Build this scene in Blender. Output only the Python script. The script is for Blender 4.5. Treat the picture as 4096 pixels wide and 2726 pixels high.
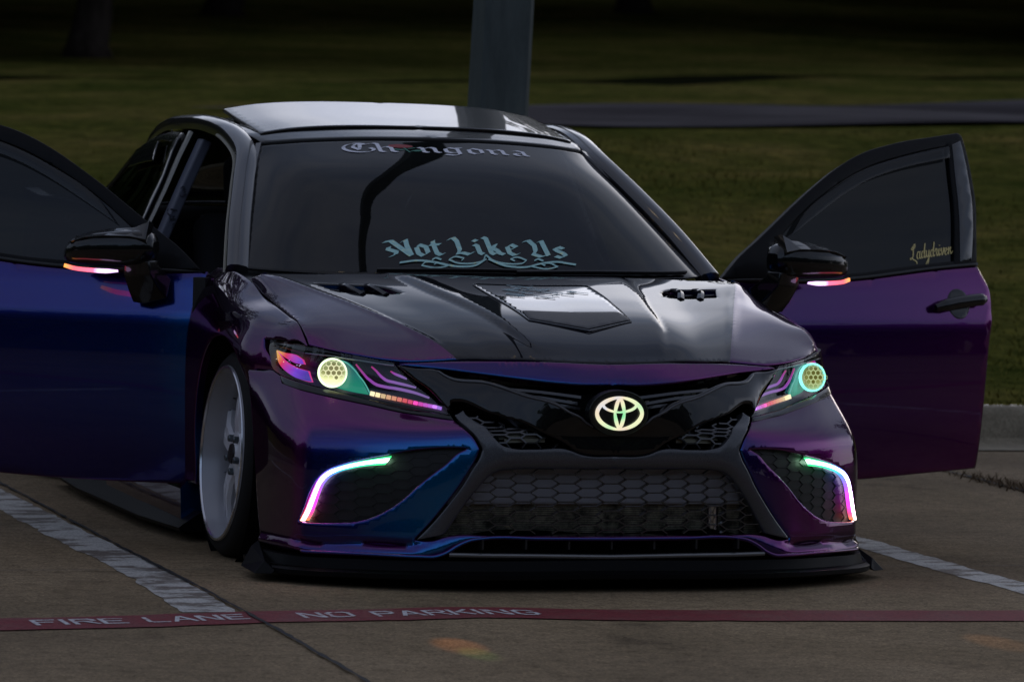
import bpy, math, random
import numpy as np
from mathutils import Matrix, Vector
from mathutils.geometry import delaunay_2d_cdt
from bpy.types import Object
R_ = math.radians
for o in list(bpy.data.objects): bpy.data.objects.remove(o)
SC = bpy.context.scene
COL = SC.collection
# ---------------------------------------------------------------- camera (metres; x across the stall, y away from the camera, z up)
cam_d = bpy.data.cameras.new('camera'); cam = bpy.data.objects.new('camera', cam_d); COL.objects.link(cam)
cam_d.sensor_width = 36; cam_d.lens = 149.41; cam_d.clip_start = .1; cam_d.clip_end = 2000
yaw, pitch, roll = .304224, -.050160, .027435
fw = Vector((math.sin(yaw)*math.cos(pitch), math.cos(yaw)*math.cos(pitch), math.sin(pitch)))
rt = Vector((math.cos(yaw), -math.sin(yaw), 0)); up = rt.cross(fw)
rt, up = math.cos(roll)*rt + math.sin(roll)*up, -math.sin(roll)*rt + math.cos(roll)*up
cam.matrix_world = Matrix(((rt.x, up.x, -fw.x, -3.8989), (rt.y, up.y, -fw.y, -11.4149), (rt.z, up.z, -fw.z, 1.3119), (0, 0, 0, 1)))
cam_d.dof.use_dof = True; cam_d.dof.focus_distance = 12.25; cam_d.dof.aperture_fstop = 7.1
SC.camera = cam
# ---------------------------------------------------------------- dusk sky, a last trace of sun behind the trees, exposure
world = bpy.data.worlds.new('World'); SC.world = world; world.use_nodes = True
wn = world.node_tree.nodes; bg = wn['Background']
sky = wn.new('ShaderNodeTexSky'); sky.sky_type = 'NISHITA'; sky.sun_disc = False
SUN_EL, SUN_AZ = 4.0, 40.0        # azimuth clockwise from +y, seen from above
sky.sun_elevation = R_(SUN_EL); sky.sun_rotation = R_(SUN_AZ)
sky.air_density = 1.0; sky.dust_density = 4.0; sky.ozone_density = 4.0
# thin cloud over the whole sky, drawn out in streaks, brighter on the side where the sun went down
wl = world.node_tree.links
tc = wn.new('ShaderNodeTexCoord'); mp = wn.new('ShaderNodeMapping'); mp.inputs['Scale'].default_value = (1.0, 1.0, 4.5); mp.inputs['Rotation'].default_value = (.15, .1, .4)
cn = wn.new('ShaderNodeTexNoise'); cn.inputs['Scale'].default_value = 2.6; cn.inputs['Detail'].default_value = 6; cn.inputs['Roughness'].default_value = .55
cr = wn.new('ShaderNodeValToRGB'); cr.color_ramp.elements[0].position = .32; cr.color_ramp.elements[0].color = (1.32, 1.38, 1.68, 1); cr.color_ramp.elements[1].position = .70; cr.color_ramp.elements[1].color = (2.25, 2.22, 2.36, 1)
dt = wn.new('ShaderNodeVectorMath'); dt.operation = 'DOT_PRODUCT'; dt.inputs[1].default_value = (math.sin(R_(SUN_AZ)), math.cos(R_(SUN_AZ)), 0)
sp_ = wn.new('ShaderNodeSeparateXYZ')
def mapr(a, b, c, d):
    n = wn.new('ShaderNodeMapRange'); n.interpolation_type = 'SMOOTHSTEP'
    for k, v in zip(('From Min', 'From Max', 'To Min', 'To Max'), (a, b, c, d)): n.inputs[k].default_value = v
    return n
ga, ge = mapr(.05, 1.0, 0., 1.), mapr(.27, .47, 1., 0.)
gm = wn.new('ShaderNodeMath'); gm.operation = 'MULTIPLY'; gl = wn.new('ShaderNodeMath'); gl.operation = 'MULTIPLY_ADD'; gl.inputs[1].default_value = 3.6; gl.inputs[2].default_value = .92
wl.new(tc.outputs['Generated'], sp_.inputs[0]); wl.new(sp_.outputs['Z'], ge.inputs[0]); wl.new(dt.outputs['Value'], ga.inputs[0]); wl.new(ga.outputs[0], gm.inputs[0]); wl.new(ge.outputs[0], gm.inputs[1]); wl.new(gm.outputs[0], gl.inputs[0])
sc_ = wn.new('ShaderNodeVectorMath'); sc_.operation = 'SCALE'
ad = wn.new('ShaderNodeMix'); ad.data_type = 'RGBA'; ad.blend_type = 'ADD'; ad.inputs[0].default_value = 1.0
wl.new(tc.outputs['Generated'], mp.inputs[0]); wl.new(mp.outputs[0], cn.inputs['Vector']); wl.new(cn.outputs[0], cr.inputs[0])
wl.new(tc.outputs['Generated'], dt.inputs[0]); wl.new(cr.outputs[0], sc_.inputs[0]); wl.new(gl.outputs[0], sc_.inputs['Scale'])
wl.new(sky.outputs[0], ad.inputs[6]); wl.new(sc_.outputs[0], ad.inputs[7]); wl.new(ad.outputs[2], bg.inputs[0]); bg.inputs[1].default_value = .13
sd = bpy.data.lights.new('sun', 'SUN'); sun = bpy.data.objects.new('sun', sd); COL.objects.link(sun)
sd.energy = .05; sd.angle = R_(12); sd.color = (1, .86, .70)
sun.rotation_euler = (R_(90 - SUN_EL - 6), 0, R_(180 - SUN_AZ))
SC.view_settings.view_transform = 'Standard'; SC.view_settings.look = 'None'
SC.view_settings.exposure = 0.0; SC.view_settings.gamma = 1.0; SC.view_settings.use_curve_mapping = False
try:
    SC.cycles.max_bounces = 10; SC.cycles.transparent_max_bounces = 16; SC.cycles.caustics_reflective = False
    SC.cycles.sample_clamp_indirect = 4.0
except Exception: pass
# ---------------------------------------------------------------- surfaces
def _basis(k, t):
    """Non-uniform Catmull-Rom weights for knots k at parameters t -> (len(t), len(k))."""
    k = np.asarray(k, float); t = np.asarray(t, float); n = len(k)
    i = np.clip(np.searchsorted(k, t, side='right') - 1, 0, n - 2)
    h = k[i + 1] - k[i]; s = (t - k[i]) / h
    h00 = 2*s**3 - 3*s**2 + 1; h10 = s**3 - 2*s**2 + s; h01 = -2*s**3 + 3*s**2; h11 = s**3 - s**2
    lo = s < 0; hi = s > 1
    h00 = np.where(lo, 1, np.where(hi, 0, h00)); h01 = np.where(lo, 0, np.where(hi, 1, h01))
    h10 = np.where(lo, s, np.where(hi, 0, h10)); h11 = np.where(lo, 0, np.where(hi, s - 1, h11))
    W = np.zeros((len(t), n)); r = np.arange(len(t))
    def tang(j, w):
        jm = np.maximum(j - 1, 0); jp = np.minimum(j + 1, n - 1)
        d = k[jp] - k[jm]
        np.add.at(W, (r, jp), w / d); np.add.at(W, (r, jm), -w / d)
    np.add.at(W, (r, i), h00); np.add.at(W, (r, i + 1), h01)
    tang(i, h10 * h); tang(i + 1, h11 * h)
    return W

class Surf:
    """Smooth patch through a grid of control points, rows along v, columns along u."""
    def __init__(self, P, sym=False):
        self.P = np.asarray(P, float)
        du = np.linalg.norm(np.diff(self.P, axis=1), axis=2).mean(0)
        dv = np.linalg.norm(np.diff(self.P, axis=0), axis=2).mean(1)
        self.U = np.concatenate([[0], np.cumsum(du)]); self.V = np.concatenate([[0], np.cumsum(dv)])
        self.PE, self.UE = self.P, self.U
        if sym:   # mirrored ghost column keeps the crown smooth across the centre line
            self.PE = np.concatenate([self.P[:, 1:2]*np.array([-1, 1, 1]), self.P], 1); self.UE = np.concatenate([[-self.U[1]], self.U])
        uu = np.linspace(0, self.U[-1], 160); vv = np.linspace(0, self.V[-1], 90)
        self.gu, self.gv = [a.ravel() for a in np.meshgrid(uu, vv)]
        self.gp = self.at(self.gu, self.gv)
    def at(self, u, v):
        u = np.atleast_1d(np.asarray(u, float)); v = np.atleast_1d(np.asarray(v, float))
        A = _basis(self.V, v); B = _basis(self.UE, u)
        return np.einsum('nv,nu,vuc->nc', A, B, self.PE)
    def frame(self, u, v):
        e = 1e-4
        p = self.at(u, v); pu = (self.at(np.add(u, e), v) - p) / e; pv = (self.at(u, np.add(v, e)) - p) / e
        n = np.cross(pu, pv); n /= np.linalg.norm(n, axis=1, keepdims=True) + 1e-12
        return p, pu, pv, n
    def solve(self, ax, q, iters=10):
        """(u, v) where the coordinates ax of the surface equal q."""
        q = np.asarray(q, float); ax = list(ax)
        g = self.gp[:, ax]; idx = np.empty(len(q), int)
        for a in range(0, len(q), 400):
            idx[a:a + 400] = ((q[a:a + 400, None, :] - g[None]) ** 2).sum(2).argmin(1)
        u, v = self.gu[idx].copy(), self.gv[idx].copy()
        for _ in range(iters):
            p, pu, pv, n = self.frame(u, v)
            r = q - p[:, ax]
            a, b, c_, d = pu[:, ax[0]], pv[:, ax[0]], pu[:, ax[1]], pv[:, ax[1]]
            det = a * d - b * c_; det = np.where(np.abs(det) < 1e-3, np.where(det < 0, -1e-3, 1e-3), det)
            su = (d * r[:, 0] - b * r[:, 1]) / det; sv = (a * r[:, 1] - c_ * r[:, 0]) / det
            l = np.maximum(np.hypot(su, sv) / .05, 1); u += su / l; v += sv / l
        return u, v

# front fascia with the head lamps flush in it: columns from the centre line round the corner to the wheel arch
FASCIA = Surf([
 [(0,.012,.085),(.2,.014,.085),(.4,.022,.085),(.55,.055,.085),(.70,.135,.09),(.83,.235,.095),(.852,.258,.10),(.868,.30,.10),(.893,.40,.10),(.910,.490,.10)],
 [(0,.000,.180),(.2,.006,.180),(.4,.024,.180),(.55,.062,.18),(.70,.140,.18),(.828,.238,.18),(.850,.262,.18),(.868,.305,.18),(.895,.42,.18),(.912,.530,.18)],
 [(0,.000,.360),(.2,.008,.360),(.4,.025,.360),(.55,.072,.36),(.70,.148,.36),(.822,.235,.36),(.845,.260,.36),(.866,.305,.36),(.895,.43,.36),(.912,.600,.36)],
 [(0,.008,.440),(.2,.014,.440),(.4,.040,.440),(.55,.095,.44),(.70,.175,.44),(.815,.262,.44),(.838,.290,.44),(.862,.345,.44),(.893,.47,.45),(.912,.640,.46)],
 [(0,.020,.500),(.2,.030,.500),(.43,.100,.492),(.55,.195,.51),(.70,.312,.54),(.808,.430,.562),(.834,.485,.57),(.854,.560,.58),(.878,.64,.585),(.907,.720,.59)],
 [(0,.033,.576),(.2,.053,.578),(.43,.143,.575),(.56,.222,.572),(.70,.323,.594),(.797,.430,.613),(.825,.487,.619),(.843,.560,.625),(.865,.660,.629),(.892,.760,.633)],
 [(0,.085,.646),(.2,.108,.650),(.43,.195,.640),(.57,.245,.632),(.70,.335,.648),(.785,.430,.664),(.815,.490,.668),(.832,.560,.67),(.852,.68,.672),(.876,.800,.675)],
], sym=True)
HOOD = Surf([
 [(0,.085,.646),(.12,.09,.648),(.238,.115,.652),(.33,.15,.650),(.414,.195,.647),(.56,.245,.637),(.70,.34,.652),(.79,.463,.668)],
 [(0,.19,.695),(.13,.195,.697),(.25,.21,.700),(.35,.25,.692),(.456,.306,.691),(.58,.36,.685),(.70,.44,.693),(.79,.492,.696)],
 [(0,.36,.745),(.14,.365,.747),(.27,.38,.748),(.40,.43,.738),(.529,.494,.740),(.62,.515,.733),(.71,.54,.730),(.79,.561,.725)],
 [(0,.56,.782),(.15,.565,.784),(.29,.58,.785),(.44,.63,.776),(.602,.686,.779),(.67,.68,.771),(.735,.67,.760),(.79,.656,.741)],
 [(0,.76,.812),(.16,.765,.814),(.31,.775,.815),(.48,.81,.807),(.663,.844,.807),(.715,.85,.80),(.76,.86,.788),(.79,.887,.773)],
 [(0,.95,.838),(.17,.955,.84),(.33,.96,.841),(.53,.99,.834),(.729,1.018,.838),(.76,1.03,.833),(.78,1.05,.822),(.79,1.079,.802)],
 [(0,1.10,.853),(.18,1.10,.855),(.35,1.105,.856),(.56,1.12,.852),(.765,1.135,.850),(.779,1.14,.847),(.786,1.145,.84),(.793,1.150,.830)],
], sym=True)
# front wing, rows from the bonnet shut line down past the wheel, columns front to back
FENDER = Surf([
 [(.790,.44,.660),(.790,.56,.724),(.790,.66,.741),(.790,.80,.762),(.790,.98,.787),(.790,1.13,.826),(.797,1.35,.853),(.80,1.56,.856)],
 [(.800,.46,.655),(.815,.57,.705),(.833,.67,.716),(.848,.80,.738),(.860,.98,.757),(.863,1.13,.775),(.862,1.35,.790),(.86,1.56,.795)],
 [(.812,.50,.640),(.838,.60,.665),(.862,.69,.675),(.884,.80,.695),(.900,.98,.708),(.900,1.13,.716),(.895,1.35,.720),(.89,1.56,.725)],
 [(.830,.56,.600),(.860,.64,.600),(.888,.71,.605),(.910,.80,.620),(.922,.98,.640),(.920,1.13,.635),(.912,1.35,.620),(.905,1.56,.62)],
 [(.860,.60,.420),(.880,.66,.420),(.897,.72,.420),(.912,.80,.420),(.922,.98,.420),(.920,1.13,.420),(.912,1.35,.420),(.905,1.56,.42)],
 [(.860,.60,.150),(.880,.66,.150),(.897,.72,.150),(.910,.80,.150),(.916,.98,.150),(.912,1.13,.150),(.900,1.35,.150),(.890,1.56,.15)],
])
# windscreen, centre to pillar, rows from the cowl up
SCREEN = Surf([
 [(0,1.160,.845),(.25,1.165,.845),(.50,1.197,.846),(.66,1.276,.849),(.76,1.385,.852)],
 [(0,1.424,1.010),(.25,1.429,1.009),(.47,1.456,1.005),(.61,1.524,.998),(.70,1.615,.985)],
 [(0,1.688,1.160),(.24,1.692,1.158),(.44,1.717,1.150),(.555,1.774,1.136),(.628,1.848,1.118)],
 [(0,1.942,1.265),(.23,1.947,1.262),(.41,1.971,1.252),(.50,2.005,1.243),(.555,2.045,1.236)],
], sym=True)
# roof skin, centre to drip line, rows front to back, then down to the rear glass
ROOF = Surf([
 [(0,1.942,1.268),(.23,1.951,1.265),(.41,1.98,1.255),(.50,2.012,1.246),(.565,2.05,1.238),(.60,2.08,1.215)],
 [(0,2.10,1.300),(.23,2.105,1.297),(.41,2.115,1.287),(.50,2.13,1.277),(.575,2.15,1.262),(.615,2.17,1.235)],
 [(0,2.45,1.335),(.23,2.45,1.332),(.41,2.45,1.322),(.51,2.45,1.310),(.585,2.45,1.293),(.63,2.45,1.262)],
 [(0,2.90,1.335),(.23,2.90,1.332),(.41,2.90,1.322),(.51,2.90,1.310),(.585,2.90,1.293),(.635,2.90,1.262)],
 [(0,3.35,1.290),(.23,3.35,1.287),(.41,3.35,1.277),(.51,3.35,1.265),(.580,3.35,1.248),(.625,3.35,1.215)],
], sym=True)
# door skin in the door's own frame: x = how far the skin bulges out, y = distance from the hinge line, z = height
def _door_row(z, b, yb=(-.06, .10, .35, .65, .95, 1.24)):
    k = (-.012, .0, .004, .004, .0, -.010)
    return [(b + k[i], y, z) for i, y in enumerate(yb)]
DOOR = Surf([_door_row(.12,-.045), _door_row(.20,-.022), _door_row(.34,.004), _door_row(.50,.014), _door_row(.64,.012), _door_row(.705,.008),
 _door_row(.73,-.001), _door_row(.77,-.009), _door_row(.84,-.028), _door_row(.90,-.048), _door_row(1.02,-.085), _door_row(1.15,-.132), _door_row(1.28,-.185), _door_row(1.40,-.245)])
# outlines on the fascia in surface metres: u round from the centre line, v up
TR = {
 'lamp': [(1.0981, .6123), (1.0986, .6445), (.9831, .6444), (.9106, .6454), (.7757, .6443), (.6851, .6448), (.599, .6421), (.5932, .6329), (.5447, .5769), (.5011, .5502), (.4489, .5158), (.5111, .5107), (.6043, .5032), (.6864, .5083), (.7739, .5105), (.8385, .5127), (.9218, .5155), (.9836, .5168), (1.0246, .5256), (1.0704, .5683)],
 'lamp_marker_a': [(1.0957, .6116), (1.0296, .6044), (.9746, .6039), (.9383, .5939), (.928, .5783), (.9603, .5722), (.9996, .5787), (1.0282, .5855)],
 'lamp_marker_b': [(1.0957, .6116), (1.0624, .5907), (1.0126, .5668), (.9586, .5552), (.9076, .5536), (.8834, .5289), (.9213, .526), (.9629, .5261), (1.0141, .5381), (1.0714, .5727)],
 'lamp_teal': [(.8033, .6195), (.7698, .6189), (.7436, .6), (.7225, .56), (.7014, .5312), (.7538, .5285), (.8041, .5293), (.8364, .5331)],
 'lamp_shelf': [(.9153, .6182), (.8187, .6267), (.7052, .6319), (.5987, .6339)],
 'lamp_guide1': [(.7349, .6172), (.7169, .598), (.6988, .5789), (.6794, .563), (.6496, .5611), (.6134, .5638), (.5694, .5624), (.5192, .5547)],
 'lamp_guide2': [(.6811, .6198), (.6662, .6081), (.6552, .596), (.6412, .5864), (.6142, .5838), (.5815, .5816), (.5522, .5778)],
 'lamp_guide3': [(.6196, .6163), (.6082, .6104), (.5935, .6066), (.5733, .6002)],
 'lamp_bar': [(.6921, .5339), (.6606, .5344), (.6267, .5353), (.5925, .5357), (.5608, .5348), (.5266, .5348), (.4933, .535), (.4635, .5328)],
 'fog': [(.4488, .3142), (.5069, .3142), (.5948, .3051), (.6698, .2893), (.7462, .2726), (.812, .2531), (.8542, .2347), (.8822, .208), (.9004, .1752), (.9207, .1334), (.9521, .0877), (.889, .085), (.8241, .0884), (.771, .0939), (.7206, .1087), (.6739, .1322), (.632, .1608), (.5861, .2032), (.5416, .2413), (.5069, .2701), (.4771, .2996)],
 'drl_out': [(.6618, .2883), (.7127, .2786), (.7604, .2687), (.8073, .2557), (.8496, .2396), (.8754, .2185), (.891, .1893), (.9022, .1615), (.9196, .1243), (.9494, .0879)],
 'drl_in': [(.6845, .26), (.7368, .2545), (.7838, .2445), (.8254, .2303), (.8484, .2144), (.864, .193), (.8744, .1652), (.8824, .1374), (.8928, .107), (.9023, .0903)],
 'mesh_open': [(.0058, .2591), (.1721, .2581), (.3025, .2564), (.3437, .2523), (.3788, .2372), (.4028, .2139), (.4483, .1585), (.4784, .1131), (.5063, .0717), (.3686, .0735), (.167, .0743), (.0012, .0742)],
 'ygrille': [(.4159, .5372), (.3479, .5134), (.2896, .4536), (.2179, .3683), (.1752, .3401), (.1354, .3159), (.2325, .314), (.3168, .3163), (.348, .3245), (.3759, .3562), (.3875, .4685)],
}
# ---------------------------------------------------------------- helpers: materials
MATS = {}
def mat(name, color=(.5,.5,.5), rough=.5, metal=0., coat=0., coat_rough=.03, emit=None, strength=0., spec=.5, ior=1.5):
    if name in MATS: return MATS[name]
    m = bpy.data.materials.new(name); m.use_nodes = True; MATS[name] = m
    b = m.node_tree.nodes['Principled BSDF']
    b.inputs['Base Color'].default_value = (*color, 1); b.inputs['Roughness'].default_value = rough
    b.inputs['Metallic'].default_value = metal; b.inputs['Coat Weight'].default_value = coat
    b.inputs['Coat Roughness'].default_value = coat_rough; b.inputs['Specular IOR Level'].default_value = spec
    b.inputs['IOR'].default_value = ior
    if emit is not None:
        b.inputs['Emission Color'].default_value = (*emit, 1); b.inputs['Emission Strength'].default_value = strength
    return m
def nd(m, kind, **kw):
    n = m.node_tree.nodes.new(kind)
    for k, v in kw.items(): setattr(n, k, v)
    return n
def lk(m, a, b): m.node_tree.links.new(a, b)
def bsdf(m): return m.node_tree.nodes['Principled BSDF']
def ramp(m, stops, fac, interp='LINEAR'):
    r = nd(m, 'ShaderNodeValToRGB'); r.color_ramp.interpolation = interp
    e = r.color_ramp.elements
    while len(e) < len(stops): e.new(.5)
    for i, (p, c) in enumerate(stops): e[i].position = p; e[i].color = (*c, 1)
    lk(m, fac, r.inputs[0]); return r.outputs[0]
def noise(m, scale, detail=4, rough=.6, coord='Object', dim=None, stretch=None):
    tc = nd(m, 'ShaderNodeTexCoord'); v = tc.outputs[coord]
    if stretch:
        mp = nd(m, 'ShaderNodeMapping'); mp.inputs['Scale'].default_value = stretch; lk(m, v, mp.inputs[0]); v = mp.outputs[0]
    n = nd(m, 'ShaderNodeTexNoise'); n.inputs['Scale'].default_value = scale; n.inputs['Detail'].default_value = detail
    n.inputs['Roughness'].default_value = rough; lk(m, v, n.inputs['Vector']); return n.outputs[0]
def bump(m, h, strength=.2, dist=.01):
    b = nd(m, 'ShaderNodeBump'); b.inputs['Strength'].default_value = strength; b.inputs['Distance'].default_value = dist
    lk(m, h, b.inputs['Height']); lk(m, b.outputs[0], bsdf(m).inputs['Normal'])
def mix(m, a, b, fac, mode='MIX'):
    n = nd(m, 'ShaderNodeMix', data_type='RGBA', blend_type=mode)
    for s, v in ((n.inputs[0], fac), (n.inputs[6], a), (n.inputs[7], b)):
        if hasattr(v, 'links'): lk(m, v, s)
        elif isinstance(v, (int, float)): s.default_value = v
        else: s.default_value = (*v, 1)
    return n.outputs[2]
# ---------------------------------------------------------------- helpers: objects
def empty(name, loc=(0,0,0), rz=0., parent=None):
    o = bpy.data.objects.new(name, None); COL.objects.link(o); o.location = loc; o.rotation_euler = (0,0,rz)
    o.empty_display_size = .1
    if parent is not None: o.parent = parent
    return o
def tag(o, label=None, cat=None, group=None, kind=None):
    if label: o['label'] = label
    if cat: o['category'] = cat
    if group: o['group'] = group
    if kind: o['kind'] = kind
    return o
def add(name, V, F, mats, parent=None, smooth=True, idx=None, angle=None):
    me = bpy.data.meshes.new(name)
    me.from_pydata([tuple(map(float, v)) for v in V], [], [tuple(map(int, f)) for f in F]); me.validate(); me.update()
    mats = mats if isinstance(mats, (list, tuple)) else [mats]
    for m in mats: me.materials.append(m)
    if idx is not None and len(idx) == len(me.polygons): me.polygons.foreach_set('material_index', list(idx))
    if smooth: me.polygons.foreach_set('use_smooth', [True]*len(me.polygons))
    o = bpy.data.objects.new(name, me); COL.objects.link(o)
    if parent is not None: o.parent = parent
    if smooth and angle:
        try: me.set_sharp_from_angle(angle=R_(angle))
        except Exception: pass
    return o
class Geo:
    """Collects vertices and faces for ONE part."""
    def __init__(s): s.V = []; s.F = []
    def put(s, V, F):
        b = len(s.V); s.V += [tuple(v) for v in V]; s.F += [tuple(i + b for i in f) for f in F]; return s
    def box(s, c, d, M=None):
        V = [(c[0]+sx*d[0]/2, c[1]+sy*d[1]/2, c[2]+sz*d[2]/2) for sx in (-1,1) for sy in (-1,1) for sz in (-1,1)]
        if M is not None: V = [tuple(M @ Vector(v)) for v in V]
        return s.put(V, [(0,1,3,2),(4,6,7,5),(0,4,5,1),(2,3,7,6),(0,2,6,4),(1,5,7,3)])
    def sweep(s, path, prof, closed_prof=True, cap=True, ups=None, scale=None):
        """profile points (a, b) swept along path; a sideways, b along the local up."""
        P = np.asarray(path, float); n = len(P); m = len(prof); V = []
        for i in range(n):
            t = P[min(i+1, n-1)] - P[max(i-1, 0)]; t /= np.linalg.norm(t) + 1e-12
            u = np.array(ups[i] if ups is not None else (0,0,1.), float); a = np.cross(t, u); a /= np.linalg.norm(a) + 1e-12; b = np.cross(a, t)
            k = scale[i] if scale is not None else 1.
            for q in prof: V.append(P[i] + k*(q[0]*a + q[1]*b))
        F = []
        for i in range(n-1):
            for j in range(m if closed_prof else m-1):
                j2 = (j+1) % m; F.append((i*m+j, (i+1)*m+j, (i+1)*m+j2, i*m+j2))
        if cap and closed_prof: F.append(tuple(range(m))); F.append(tuple(reversed(range((n-1)*m, n*m))))
        return s.put(V, F)
    def tube(s, path, r, k=8, ups=None, scale=None, flat=1.):
        return s.sweep(path, [(r*math.cos(2*math.pi*j/k), flat*r*math.sin(2*math.pi*j/k)) for j in range(k)], ups=ups, scale=scale)
    def lathe(s, prof, k=48, axis='x', c=(0,0,0), closed=False):
        """prof (axial, radius)"""
        V = []; m = len(prof)
        for i in range(k):
            a = 2*math.pi*i/k
            for (h, r) in prof: V.append((c[0]+h, c[1]+r*math.cos(a), c[2]+r*math.sin(a)))
        F = [(i*m+j, ((i+1) % k)*m+j, ((i+1) % k)*m+(j+1) % m, i*m+(j+1) % m) for i in range(k) for j in range(m if closed else m-1)]
        return s.put(V, F)
    def prism(s, poly, d, M=None):
        """polygon (a, b) in the plane, extruded by d along the third axis; M places it."""
        n = len(poly); V = [(a, b, 0) for a, b in poly] + [(a, b, d) for a, b in poly]
        if M is not None: V = [tuple(M @ Vector(v)) for v in V]
        return s.put(V, [tuple(reversed(range(n))), tuple(range(n, 2*n))] + [(i, (i+1) % n, n+(i+1) % n, n+i) for i in range(n)])
    def mirror(s): 
        g = Geo(); g.V = [(-v[0], v[1], v[2]) for v in s.V]; g.F = [tuple(reversed(f)) for f in s.F]; return g
    def done(s, name, m, parent=None, smooth=True, bev=0., angle=40, seg=2):
        o = add(name, s.V, s.F, m, parent, smooth, angle=angle)
        if bev:
            b = o.modifiers.new('edge', 'BEVEL'); b.width = bev; b.segments = seg; b.limit_method = 'ANGLE'; b.angle_limit = R_(35)
        return o
def spline(pts, step=None, n=None, closed=False, corner=40):
    """Catmull-Rom through the points; bends sharper than `corner` degrees stay sharp."""
    P = np.asarray(pts, float); N = len(P)
    def seg(i): return P[(i+1) % N] - P[i % N]
    T = []
    for i in range(N):
        if not closed and i == 0: T.append((P[1]-P[0],)*2); continue
        if not closed and i == N-1: T.append((P[-1]-P[-2],)*2); continue
        a, b = seg(i-1), seg(i); la, lb = np.linalg.norm(a)+1e-12, np.linalg.norm(b)+1e-12
        if np.degrees(np.arccos(np.clip(a@b/(la*lb), -1, 1))) > corner: T.append((a, b)); continue
        d = (a/la*lb + b/lb*la)/(la+lb); T.append((d*la, d*lb))
    out = []
    for i in range(N if closed else N-1):
        p, q = P[i], P[(i+1) % N]; L = np.linalg.norm(q-p)
        k = max(1, int(math.ceil(L/step))) if step else n
        t0, t1 = T[i][1], T[(i+1) % N][0]
        for j in range(k):
            s = j/k; out.append((2*s**3-3*s**2+1)*p + (s**3-2*s**2+s)*t0 + (3*s**2-2*s**3)*q + (s**3-s**2)*t1)
    if not closed: out.append(P[-1])
    return np.array(out)
def inside(Q, poly):
    x, y = Q[:,0], Q[:,1]; c = np.zeros(len(Q), bool); n = len(poly)
    for i in range(n):
        x1, y1 = poly[i]; x2, y2 = poly[(i+1) % n]
        if y1 == y2: continue
        c ^= ((y1 > y) != (y2 > y)) & (x < (x2-x1)*(y-y1)/(y2-y1) + x1)
    return c
def edge_dist(Q, poly, skip=None):
    A = np.asarray(poly); B = np.roll(A, -1, 0); D = np.full(len(Q), 9.)
    for i in range(len(A)):
        if skip is not None and skip[i]: continue
        ab = B[i]-A[i]; t = np.clip(((Q-A[i])@ab)/(ab@ab+1e-12), 0, 1)
        D = np.minimum(D, np.linalg.norm(Q-A[i]-t[:,None]*ab, axis=1))
    return D
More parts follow.
